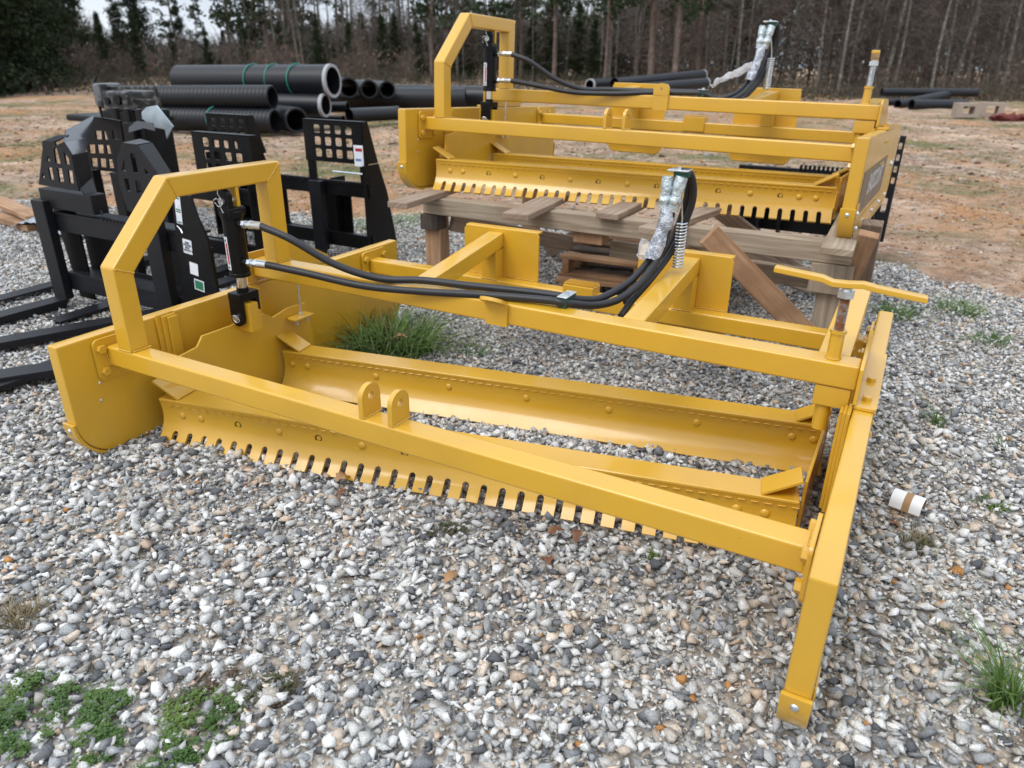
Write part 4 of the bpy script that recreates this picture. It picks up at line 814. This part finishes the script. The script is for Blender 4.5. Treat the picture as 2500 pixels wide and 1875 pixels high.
# stickers on the side plate (no codes): a tall label, a capacity label, a green badge
def sticker(x, z, w_, h, rot, name='sticker', M=WHITE, y=.9705):
    T = MI @ Matrix.Translation((x, y, z)) @ Matrix.Rotation(rot, 4, 'Y'); b = MB(); b.box(-w_/2, w_/2, -.0004, .0004, -h/2, h/2, .0001, 1); return b.build(name, M, SP, wn=False, T=T), T
s1_, T1 = sticker(-.628, .590, .036, .118, .1); s1_['label'] = 'tall narrow white sticker'
b = MB()
for k, zz in enumerate((.052, .003, -.006, -.052)): b.box(-.014, .014, -.001, -.0005, zz-.003, zz+.003)
b.build('green_print', GRNINK, s1_, wn=False, T=T1)
s2_, T2 = sticker(-.610, .433, .056, .064, .1)
TX = T2 @ Matrix.Rotation(PI/2, 4, 'X') @ Matrix.Translation((0, 0, .0012))
text_mesh('lettering', '5500\nPOUND\nMAX\nCAPACITY', .0135, INK, TX, s2_, 0, .0002, bold=.0003)
sticker(-.592, .335, .052, .056, .12)
s3_, T3 = sticker(-.575, .262, .062, .05, .12); b = MB(); b.box(-.026, .026, -.001, -.0004, -.02, .02, .0002, 1); b.build('green_badge', GRNINK, s3_, wn=False, T=T3)
b = MB(); b.tube([(-.648, .966, .522), (-.612, .955, .510), (-.603, .952, .497)], .003, 6); b.build('hook', ZINC, SP, smooth=60, wn=False, T=MI)
# two loose fork tines lying to the left and one more nearer
for (xa, ya, xb, yb2, wd, lab) in ((-1.00, 1.10, -1.50, -.10, .10, 'long black fork tine lying on the gravel behind the left side panel'), (-.62, .62, -1.02, .02, .11, 'near black fork tine lying on the gravel beside the left side panel')):
    b = MB(); b.bar((xa, ya, .03), (xb, yb2, .022), wd, .034, .004); tag(b.build('fork_tine', BLK2), lab, 'fork tine', 'loose fork tines')
# attachment behind the raised leveler at the right
r = empty('bucket_grapple', (1.1, 4.2, 0), (0, 0, 0), 'black attachment frame with a row of slots standing behind the raised leveler at the right', 'attachment', 'black fork attachments')
MI2 = Matrix.Translation((-1.1, -4.2, 0))
b = MB(); b.box(-.05+1.1, 1.95, 4.2, 4.24, .50, .56, .003); b.box(1.05, 1.95, 4.2, 4.24, .44, .46, .003); b.build('upper_rail', BLK2, r, T=MI2)
b = MB(); [b.box(1.45+i*.028, 1.464+i*.028, 4.19, 4.24, .56, .585) for i in range(11)]; b.build('step_teeth', BLK, r, T=MI2, wn=False)
b = MB(); b.box(1.1, 1.95, 4.3, 4.31, .12, .44, .003); b.build('back_panel', BLK, r, T=MI2)
for x in (1.10, 1.22, 1.36): MB().box(x, x+.018, 4.19, 4.3, .1, .56, .002).build('rib', BLK2, r, T=MI2)
MB().plate([(1.965, .14), (2.042, .14), (2.042, .80), (2.008, .80), (2.0, .48), (1.95, .45)], [rrect(2.010, 2.030, .51+.070*k, .55+.070*k, .006, 2) for k in range(4)]+[rrect(1.985, 2.015, .33, .42, .006, 2)], 'y', 4.18, 4.2).build('side_rack', BLK2, r, T=MI2)
MB().prism([(4.2, .05), (4.2, .45), (4.6, .45), (4.75, .05)], 'x', 1.94, 1.955, .002).build('side_plate', BLK, r, T=MI2)
# trencher like machine behind the left guards
r = empty('trencher', (-2.9, 2.3, 0), (0, 0, 0), 'dark machine head with a pale panel behind the left fork frames', 'machine')
MI3 = Matrix.Translation((2.9, -2.3, 0))
MB().box(-2.98, -2.70, 2.25, 2.6, .30, .86, .02).build('body', BLK, r, T=MI3)
b = MB(); b.box(-2.92, -2.64, 2.23, 2.5, .86, .985, .02); b.bar((-2.90, 2.3, 1.0), (-2.42, 2.3, 1.01), .02, .02, .003); b.bar((-2.43, 2.3, .80), (-2.42, 2.3, 1.01), .02, .02, .003, (0, 1, 0)); b.bar((-2.66, 2.3, .93), (-2.42, 2.3, .935), .02, .015, .003); b.build('head', mat('grimy_metal', (.015, .015, .015), .4, n1=(22, (.11, .105, .10), .52, .62)), r, T=MI3)
b = MB(); b.box(-2.99, -2.90, 2.22, 2.4, .88, 1.03, .02); b.build('canister', mat('dull_can', (.16, .16, .17), .4, metal=.4, n1=(12, (.03, .03, .03), .45, .6)), r, T=MI3)
for i in range(2): b = MB(); b.cyl((-2.84+i*.11, 2.215, .92+.01*i), (-2.84+i*.11, 2.235, .92+.01*i), .024+.010*i, n=16); b.build('dial', BLK, r, T=MI3)
b = MB(); b.tube(spline([(-3.02, 2.3, .6), (-3.04, 2.28, .98), (-3.03, 2.3, 1.07)], 4), .010, 8); b.build('handle', BLK2, r, T=MI3)
b = MB(); b.prism([(-2.185, .845), (-2.178, .885), (-2.12, .915), (-2.025, .928), (-1.905, .812), (-1.985, .735), (-1.985, .79), (-2.10, .80)], 'y', 1.99, 2.0, .002); b.build('galvanised_shield', GALV, r, T=MI3, wn=False)
b = MB(); thick(b, [(-2.19, 1.9, .80), (-2.10, 1.9, .84), (-1.96, 1.9, .835), (-1.95, 1.9, .79), (-2.05, 1.9, .80), (-2.17, 1.88, .77)]); b.build('cover_plate', HOOD, r, T=MI3, wn=False)
b = MB(); b.box(-3.75, -3.05, 2.45, 2.9, .74, .79, .02); b.build('deck', BLK, r, T=MI3)
b = MB(); b.ball((-3.2, 2.6, .82), .13, 8, (1, 1, .35)); b.build('cover', mat('pale_cover', (.35, .38, .45), .5), r, T=MI3, smooth=70)
b = MB(); [b.box(-2.5+i*.12, -2.44+i*.12, 2.0, 2.03, .70, .90, .01) for i in range(3)]; b.box(-2.35, -2.25, 1.96, 2.03, .62, .82, .01); b.build('valve_bank', BLK, r, T=MI3)

# ------------------------------------------------------------ drain pipes
def pipe(p0, p1, r_, kind, label, group):
    p0, p1 = Vector(p0), Vector(p1); L = (p1-p0).length; d = (p1-p0)/L; b = MB()
    if kind == 'ribbed':
        n = int(L/.075); pts = []; rr = []
        for i in range(n):
            for k, q in ((0, .93), (.25, 1.), (.7, 1.), (.95, .93)): pts.append(p0+d*(L*(i+k)/n)); rr.append(r_*q)
        b.tube(pts, rr, 28, cap=False); b.tube([p0, p0+d*L], [r_*.8]*2, 28, cap=False)
        for e, s_ in ((p0, 1), (p1, -1)): b.tube([e, e+d*.002*s_], [r_*.93, r_*.80], 28, cap=False)
        mats = [PIPEM]
    else:
        b.tube([p0, p1], r_, 28, cap=False); b.tube([p0, p1], r_*.88, 28, cap=False); b.cur = 1 if kind == 'ringed' else 0
        b.tube([p0-d*.012, p0-d*.012+d*.0001], [r_*1.04, r_*.85], 28, cap=False); b.tube([p0-d*.012, p0+d*.05], [r_*1.04, r_*1.04], 28, cap=False); mats = [PIPEM, RIM]
    o = b.build('drain_pipe', mats, smooth=50, wn=False); return tag(o, label, 'pipe', group)
PIPES = [((-8.09, 8.84, .585), (-11.43, 7.86, .52), .205, 'ribbed', 'ribbed black pipe lying on top of the nearest ribbed one'), ((-7.97, 8.72, .20), (-11.0, 7.89, .19), .2095, 'ribbed', 'lowest and nearest ribbed black pipe with a green strap'),
 ((-7.755, 9.02, .21), (-11.2, 10.6, .2), .222, 'ribbed', 'ribbed black pipe end just right of the two stacked ribbed ones'), ((-7.82, 10.12, .84), (-11.25, 9.48, .79), .284, 'ringed', 'thickest black pipe with a white rim on top of the left pile'),
 ((-7.88, 9.93, .42), (-9.88, 9.46, .42), .199, 'ringed', 'white rimmed black pipe directly under the thickest pipe'), ((-8.96, 11.9, .66), (-13.45, 16.23, .49), .202, 'smooth', 'first of the three open black pipe mouths in a row'), ((-8.9, 12.5, .62), (-13.14, 16.8, .5), .187, 'smooth', 'middle of the three open black pipe mouths in a row'), ((-8.75, 12.95, .60), (-12.82, 17.2, .5), .179, 'smooth', 'last of the three open black pipe mouths in a row'),
 ((-8.05, 10.74, .35), (-9.33, 10.39, .3), .097, 'smooth', 'thin black pipe below the white rimmed pipes'), ((-7.88, 10.38, .13), (-8.78, 10.25, .12), .087, 'smooth', 'thin black pipe lying lowest under the white rimmed pipes'), ((-7.65, 11.81, .20), (-7.93, 10.64, .20), .136, 'smooth', 'short black pipe just left of the raised leveler arch'),
 ((-7.6, 14.41, .40), (-10.4, 12.9, .38), .241, 'smooth', 'long black pipe seen left of and through the raised arch'), ((-7.41, 15.13, .42), (-9.9, 14.4, .42), .248, 'smooth', 'long black pipe behind the arch, further mouth of the two'), ((-7.19, 20.91, .59), (-6.5, 25.05, .65), .169, 'ringed', 'pale rimmed black pipe mouth right of the raised arch'),
 ((-5.1, 25.92, .87), (-6.54, 21.28, .63), .170, 'ringed', 'upper black pipe with a pale rim in the distant middle pile'), ((-4.66, 24.79, .63), (-5.85, 21.59, .5), .164, 'ringed', 'lower black pipe with a pale rim in the distant middle pile'),
 ((.54, 27.4, .42), (3.3, 28.5, .45), .129, 'smooth', 'topmost black pipe of the distant pile at the right'), ((1.13, 26.3, .10), (2.47, 28.2, .38), .144, 'smooth', 'black pipe sloping up behind in the distant right pile'), ((1.53, 25.92, .12), (3.0, 27.1, .12), .160, 'smooth', 'lowest front black pipe of the distant right pile'), ((.64, 26.68, .12), (2.43, 28.0, .12), .147, 'smooth', 'left black pipe mouth at the bottom of the distant right pile')]
for q in PIPES: pipe(*q, 'black drain pipes')
for x, y, z, rr in ((-9.1, 8.41, .195, .222), (-8.55, 9.97, .84, .292), (-9.5, 9.8, .82, .292), (-9.05, 9.9, .83, .292)):
    b = MB(); q = [(x, y+rr*math.cos(a), z+rr*math.sin(a)) for a in [2*PI*i/24 for i in range(25)]]; b.tube(q, .012, 6, cap=False); tag(b.build('strap', STRAP, smooth=60, wn=False), 'green band round a black drain pipe', 'strap', 'green pipe bands')
for i, (x, y, rz) in enumerate(((2.92, 22.7, .3), (3.52, 23.5, .15))):
    b = MB(); b.plate([(-.28, 0), (.28, 0), (.28, .36), (-.28, .36)], [rrect(-.14, .14, .08, .28, .02)], 'y', -.2, .2); b.build
    o = b.build('concrete_block', CONC, wn=False); o.location = (x, y, -.02); o.rotation_euler = (0, 0, rz); tag(o, ('hollow pale concrete block left of its twin at the right edge', 'hollow pale concrete block nearest the red bags')[i], 'concrete block', 'hollow concrete blocks')
b = MB(); b.ball((0, 0, .04), .24, 9, (1.2, .7, .42)); b.ball((.22, .1, .04), .2, 9, (1.1, .8, .4)); b.ball((-.25, .0, .02), .14, 9, (1.1, .8, .5)); b.v = [tuple(Vector(v)+Vector(noise.noise_vector(Vector(v)*9))*.09) for v in b.v]
o = b.build('red_bags', REDP, smooth=60, wn=False); o.location = (3.85, 22.1, 0); tag(o, 'heap of red bags beside the distant concrete blocks', 'bags')
b = MB(); b.ball((0, 0, 0), .35, 7, (1.2, .4, .18)); b.v = [tuple(Vector(v)+Vector(noise.noise_vector(Vector(v)*7))*.08) for v in b.v]
o = b.build('orange_netting', ORANGE, smooth=60, wn=False); o.location = (-8.2, 10.9, .05); tag(o, 'crumpled orange netting in front of the left pipe pile', 'netting')

# ------------------------------------------------------------ trees
BARK = mat('bark_grey', (.13, .115, .10), .9, n1=(6, (.26, .24, .21), .45, .65)); BARKP = mat('bark_pine', (.12, .085, .07), .9, n1=(5, (.2, .15, .125), .45, .65)); BARKD = mat('bark_dark', (.055, .045, .038), .9, n1=(5, (.09, .075, .06), .45, .65))
TWIG = mat('twig_brown', (.105, .085, .072), .9); NEED = mat('needles', (.016, .032, .011), .7, n1=(1.5, (.035, .055, .018), .42, .62)); NEED2 = mat('cedar', (.016, .026, .010), .85, spec=.2, n1=(1.5, (.032, .045, .018), .42, .62))
LEAFO = mat('beech_leaves', (.16, .09, .055), .7, n1=(3, (.10, .06, .04), .42, .6))
class TB:
    def __init__(s): s.V = []; s.F = []; s.M = []
    def stick(s, p0, p1, r0, r1, n, m_):
        d = (p1-p0).normalized(); a = Vector((0, 0, 1)) if abs(d.z) < .9 else Vector((1, 0, 0)); u = d.cross(a).normalized(); v = d.cross(u); o = len(s.V)
        for p, r_ in ((p0, r0), (p1, r1)):
            for k in range(n): an = 2*PI*k/n; s.V.append(tuple(p+(u*math.cos(an)+v*math.sin(an))*r_))
        for k in range(n): s.F.append((o+k, o+(k+1) % n, o+n+(k+1) % n, o+n+k)); s.M.append(m_)
    def quad(s, c, sz, rg, m_):
        a = Vector((rg.gauss(0, 1), rg.gauss(0, 1), rg.gauss(0, 1))).normalized(); b_ = a.cross(Vector((rg.gauss(0, 1), rg.gauss(0, 1), rg.gauss(0, 1)))).normalized()*sz*rg.uniform(.5, 1); a = a*sz; o = len(s.V)
        s.V += [tuple(c-a-b_*.3), tuple(c+b_), tuple(c+a+b_*.3), tuple(c-b_)]; s.F.append((o, o+1, o+2, o+3)); s.M.append(m_)
def grow(tb, rg, p, d, l, r_, lv, tw, leaf):
    k = 3 if lv else 2; q = p
    for i in range(k):
        d2 = (d+Vector((rg.gauss(0, .16), rg.gauss(0, .16), rg.gauss(0.03, .12)))).normalized(); n_ = q+d2*l/k; tb.stick(q, n_, r_*(1-i/k*.5), r_*(1-(i+1)/k*.5), 4 if lv > 1 else 3, tw); q = n_; d = d2
        if lv > 0:
            for j in range(rg.choice((1, 2, 2))):
                e = (d+Vector((rg.gauss(0, .6), rg.gauss(0, .6), rg.gauss(.12, .5)))).normalized(); grow(tb, rg, q, e, l*rg.uniform(.45, .75), r_*.6, lv-1, tw, leaf)
        elif leaf and rg.random() < leaf: tb.quad(q, .06, rg, 2)
def tree_mesh(kind, seed):
    rg = random.Random(seed); t = TB(); c = TB(); H_ = rg.uniform(12, 15); bend = rg.uniform(-.03, .03); bend2 = rg.uniform(-.03, .03); r0 = {'bare': .10, 'thin': .05, 'pine': .15, 'cedar': .13, 'shrub': .02, 'beech': .05}[kind]*rg.uniform(.8, 1.25)
    if kind == 'shrub': H_ = 2.6
    def ax(z): return Vector((bend*z+.12*math.sin(z*.5+seed), bend2*z+.12*math.sin(z*.43+seed*2), z))
    n = 16
    for i in range(n): t.stick(ax(H_*i/n), ax(H_*(i+1)/n), r0*(1-.85*i/n), r0*(1-.85*(i+1)/n), 9, 0)
    if kind in ('bare', 'thin', 'beech'):
        lo = {'bare': 1.6, 'thin': .9, 'beech': .6}[kind]; m_ = {'bare': 30, 'thin': 26, 'beech': 34}[kind]
        for i in range(m_):
            z = lo+(10.5-lo)*(i/m_)**1.1; a = rg.uniform(0, 2*PI); e = Vector((math.cos(a), math.sin(a), rg.uniform(.15, 1.0))).normalized(); grow(c, rg, ax(z), e, rg.uniform(.7, 1.9), max(.02, r0*.26), 2, 1, .6 if kind == 'beech' else .05)
    elif kind == 'shrub':
        for i in range(16): a = rg.uniform(0, 2*PI); e = Vector((math.cos(a)*.7, math.sin(a)*.7, rg.uniform(.5, 1.2))).normalized(); grow(c, rg, Vector((rg.gauss(0, .3), rg.gauss(0, .3), rg.uniform(0, .6))), e, rg.uniform(.6, 1.0), .012, 2, 1, .12)
    elif kind == 'pine':
        for i in range(60):
            z = rg.uniform(3.0, H_); a = rg.uniform(0, 2*PI); l = rg.uniform(.8, 2.1)*(1-.5*z/H_); e = Vector((math.cos(a), math.sin(a), rg.uniform(-.1, .5))).normalized(); p1 = ax(z)+e*l; c.stick(ax(z), p1, .03, .01, 3, 1)
            for j in range(34): q = ax(z)+e*l*rg.uniform(.35, 1.05)+Vector((rg.gauss(0, .17), rg.gauss(0, .17), rg.gauss(0, .13))); c.quad(q, .13, rg, 2)
    else:
        for i in range(150):
            z = H_*rg.random()**1.5; R_ = 2.7*(1-z/H_)**.6*rg.uniform(.4, 1); a = rg.uniform(0, 2*PI); e = Vector((math.cos(a), math.sin(a), rg.uniform(.0, .4))); p1 = ax(z)+e*R_; c.stick(ax(z), p1, .02, .006, 3, 1)
            for j in range(72): q = ax(z)+e*R_*rg.uniform(.2, 1.12)+Vector((rg.gauss(0, .24), rg.gauss(0, .24), rg.gauss(0, .24))); c.quad(q, .115, rg, 2)
    bk = {'bare': BARK, 'thin': BARK, 'pine': BARKP, 'cedar': BARKD, 'shrub': TWIG, 'beech': BARKD}[kind]; lf = {'pine': NEED, 'cedar': NEED2}.get(kind, LEAFO)
    def mk(nm, T_, sm):
        me = bpy.data.meshes.new(nm); me.from_pydata(T_.V, [], T_.F); [me.materials.append(m_) for m_ in (bk, TWIG, lf)]; me.polygons.foreach_set('material_index', T_.M); me.polygons.foreach_set('use_smooth', [sm]*len(T_.F)); return me
    return mk('trunk', t, True), mk('crown', c, False)
KINDS = {k: [tree_mesh(k, 100+37*i+hash(k[0]) % 1*0+len(k)*7) for i in range(n)] for k, n in (('bare', 4), ('thin', 4), ('pine', 3), ('cedar', 2), ('shrub', 3), ('beech', 3))}
LAB = {'bare': 'tall bare grey trunked tree', 'thin': 'slender leafless sapling', 'pine': 'tall pine with dark green clumps', 'cedar': 'dense dark evergreen tree', 'shrub': 'tangled brown undergrowth shrub', 'beech': 'small tree with rust brown leaves'}
def az(px):   # compass direction of a column of the view at the horizon
    k = 1/math.cos(PITCH)**2; return Vector((r2.x*(px-1250)/FPX+fwd.x*k, r2.y*(px-1250)/FPX+fwd.y*k, 0)).normalized()
rg = random.Random(77)
def plant(kind, px, dist, scl=1., where=''):
    d = az(px); x, y = CP.x+d.x*dist, CP.y+d.y*dist; tm, cm = rg.choice(KINDS[kind]); r = empty({'shrub': 'shrub', 'pine': 'pine_tree', 'cedar': 'evergreen_tree'}.get(kind, 'bare_tree'), (x, y, -.05), (0, 0, rg.uniform(0, 6.28)), LAB[kind]+where, 'shrub' if kind == 'shrub' else 'tree', LAB[kind]+where)
    r.scale = (scl, scl, scl)
    for nm, me in (('trunk', tm), ('crown', cm)): o = bpy.data.objects.new(nm, me); COL.objects.link(o); o.parent = r
def where(px): return [t for a, t in ((230, ' at the far left edge of the wood'), (620, ' in the gap of sky behind the pipe pile'), (1000, ' between the pipe pile and the raised arch'), (1350, ' just right of the raised arch'), (1800, ' behind the raised hoses'), (2150, ' right of the raised hoses'), (9999, ' at the right end of the wood')) if px < a][0]
for i in range(84): px = 1600+rg.random()*1080; plant(rg.choice(('bare', 'thin', 'thin', 'beech', 'beech')), px, rg.uniform(37, 66), rg.uniform(.8, 1.15), where(px))
for px, d_, s_ in ((2045, 36.5, .9), (2075, 38, .8), (2035, 39, .7), (2180, 37, .8), (2285, 36, .8), (2300, 38, .6), (1795, 37, .85), (2450, 38, .8), (2110, 40, .8), (1995, 38, .8)): plant('bare', px, d_, s_, ' with a pale trunk,'+where(px))
for px, d_, s_ in ((1190, 48, 1.), (1340, 45, 1.1), (1470, 42, 1.), (1575, 36, 1.15), (1640, 34, 1.), (1260, 55, 1.2), (1050, 50, 1.), (1085, 60, 1.), (1700, 40, 1.1)): plant('pine', px, d_, s_, where(px))
for i in range(44): px = 850+rg.random()*800; plant(rg.choice(('bare', 'thin', 'thin')), px, rg.uniform(50, 85), rg.uniform(.9, 1.1), where(px))
for px, d_, s_ in ((560, 64, 1.), (585, 72, .9), (700, 68, 1.), (820, 70, 1.), (930, 72, 1.), (1150, 60, .9), (1400, 66, 1.), (110, 60, .9), (170, 70, .9), (330, 66, .62), (430, 75, .88), (480, 82, .62), (650, 62, 1.), (620, 70, 1.), (740, 75, .9), (560, 95, .5)): plant('pine', px, d_, s_, where(px))
for px, d_, s_ in ((-70, 34, .8), (10, 36, .75), (85, 40, .62), (-130, 32, .8), (150, 44, .40), (40, 46, .9), (180, 56, .5), (290, 62, .42), (345, 66, .62), (440, 74, .40), (545, 72, .26), (250, 60, .3), (50, 50, .9), (-30, 52, 1.), (120, 58, .7), (640, 70, .36), (760, 68, .34), (880, 66, .36), (960, 62, .34), (1250, 64, .42), (1400, 60, .4), (1560, 66, .55), (1700, 70, .6), (1050, 70, .45), (250, 50, .22), (330, 52, .25), (420, 50, .2), (500, 53, .22), (590, 50, .26), (680, 52, .24), (770, 54, .28), (850, 52, .26), (930, 54, .3), (1010, 52, .26), (1100, 54, .3), (1290, 52, .3), (1440, 50, .28), (700, 66, .55), (615, 68, .5), (1330, 62, .5), (1480, 64, .55), (1780, 60, .6), (1130, 60, .42), (1620, 58, .5)): plant('cedar', px, d_, s_, where(px))
for i in range(22):
    px = rg.uniform(100, 1000)
    if 200 < px < 590: continue
    plant(rg.choice(('bare', 'thin')), px, rg.uniform(55, 90), rg.uniform(.8, 1.), where(px))
for i in range(46):
    px = -100+rg.random()*2700; d_ = rg.uniform(34, 40) if px > 1650 else rg.uniform(38, 60); plant('shrub', px, d_, rg.uniform(.6, 1.1)*(1.0 if px > 1650 else 1.1), where(px))
# the far wood that reads as one mass: sticks and leaf flecks by the thousand
rg = random.Random(9); T_ = TB()
def top_h(px):   # px height of the mass above the horizon in the photograph, by direction
    return float(np.interp(px, [-300, 0, 120, 180, 260, 420, 560, 700, 900, 1100, 1400, 1650, 1800, 2000, 2800], [150, 140, 110, 60, 16, 4, 10, 45, 55, 60, 80, 130, 190, 210, 220]))
for i in range(52000):
    px = rg.uniform(-350, 2850); dist = rg.uniform(62, 95); hm = top_h(px)/FPX*dist+1.2; z = hm*rg.random()**.75*rg.uniform(.8, 1.15); d = az(px); p = Vector((CP.x+d.x*dist, CP.y+d.y*dist, z))
    if rg.random() < .62: e = Vector((rg.gauss(0, .3), rg.gauss(0, .3), rg.uniform(.3, 1))).normalized()*rg.uniform(.5, 2.2); T_.stick(p, p+e, .028, .012, 3, 0 if rg.random() < .7 else 3)
    else:
        m_ = 1 if (math.sin(px*.011)+rg.gauss(0, .7)) > (.2 if px > 330 else -1.2) else 2
        for j in range(5): T_.quad(p+Vector((rg.gauss(0, .5), rg.gauss(0, .5), rg.gauss(0, .4))), .15, rg, m_)
for i in range(330):
    px = rg.uniform(-350, 2850); dist = rg.uniform(60, 95)
    if 200 < px < 590 and rg.random() < .8: continue
    d = az(px); p = Vector((CP.x+d.x*dist, CP.y+d.y*dist, -.1)); h = rg.uniform(5, 12)*(.35 if 200 < px < 600 else 1); T_.stick(p, p+Vector((rg.gauss(0, .3), rg.gauss(0, .3), h)), .13*rg.uniform(.5, 1.2), .05, 5, 3 if rg.random() < .4 else 0)
me = bpy.data.meshes.new('far_wood'); me.from_pydata(T_.V, [], T_.F); [me.materials.append(m_) for m_ in (TWIG, NEED, mat('dry_brush', (.062, .050, .040), .9), BARK)]; me.polygons.foreach_set('material_index', T_.M)
o = bpy.data.objects.new('far_wood', me); COL.objects.link(o); tag(o, 'far mass of leafless wood, brush and dark evergreens', 'wood', kind='stuff')
# low tangle of dry grass and leaf litter before the wood
T_ = TB()
for i in range(13000):
    px = rg.uniform(-200, 2750); dist = rg.uniform(30, 42) if px > 1500 else rg.uniform(31, 50); d = az(px); hh = .45 if px > 1500 else .5; p = Vector((CP.x+d.x*dist, CP.y+d.y*dist, rg.random()**1.5*hh))
    T_.quad(p, .055, rg, 0 if rg.random() < (.4 if px > 1200 else .08) else 1); 
    if rg.random() < .5: T_.stick(p, p+Vector((rg.gauss(0, .2), rg.gauss(0, .2), .4)), .008, .004, 3, 1)
me = bpy.data.meshes.new('brush'); me.from_pydata(T_.V, [], T_.F); [me.materials.append(m_) for m_ in (mat('leaf_litter', (.11, .06, .036), .9), mat('dry_stalks', (.055, .05, .034), .9))]; me.polygons.foreach_set('material_index', T_.M)
o = bpy.data.objects.new('brush', me); COL.objects.link(o); tag(o, 'dry brown grass and leaf litter along the foot of the wood', 'brush', kind='stuff')
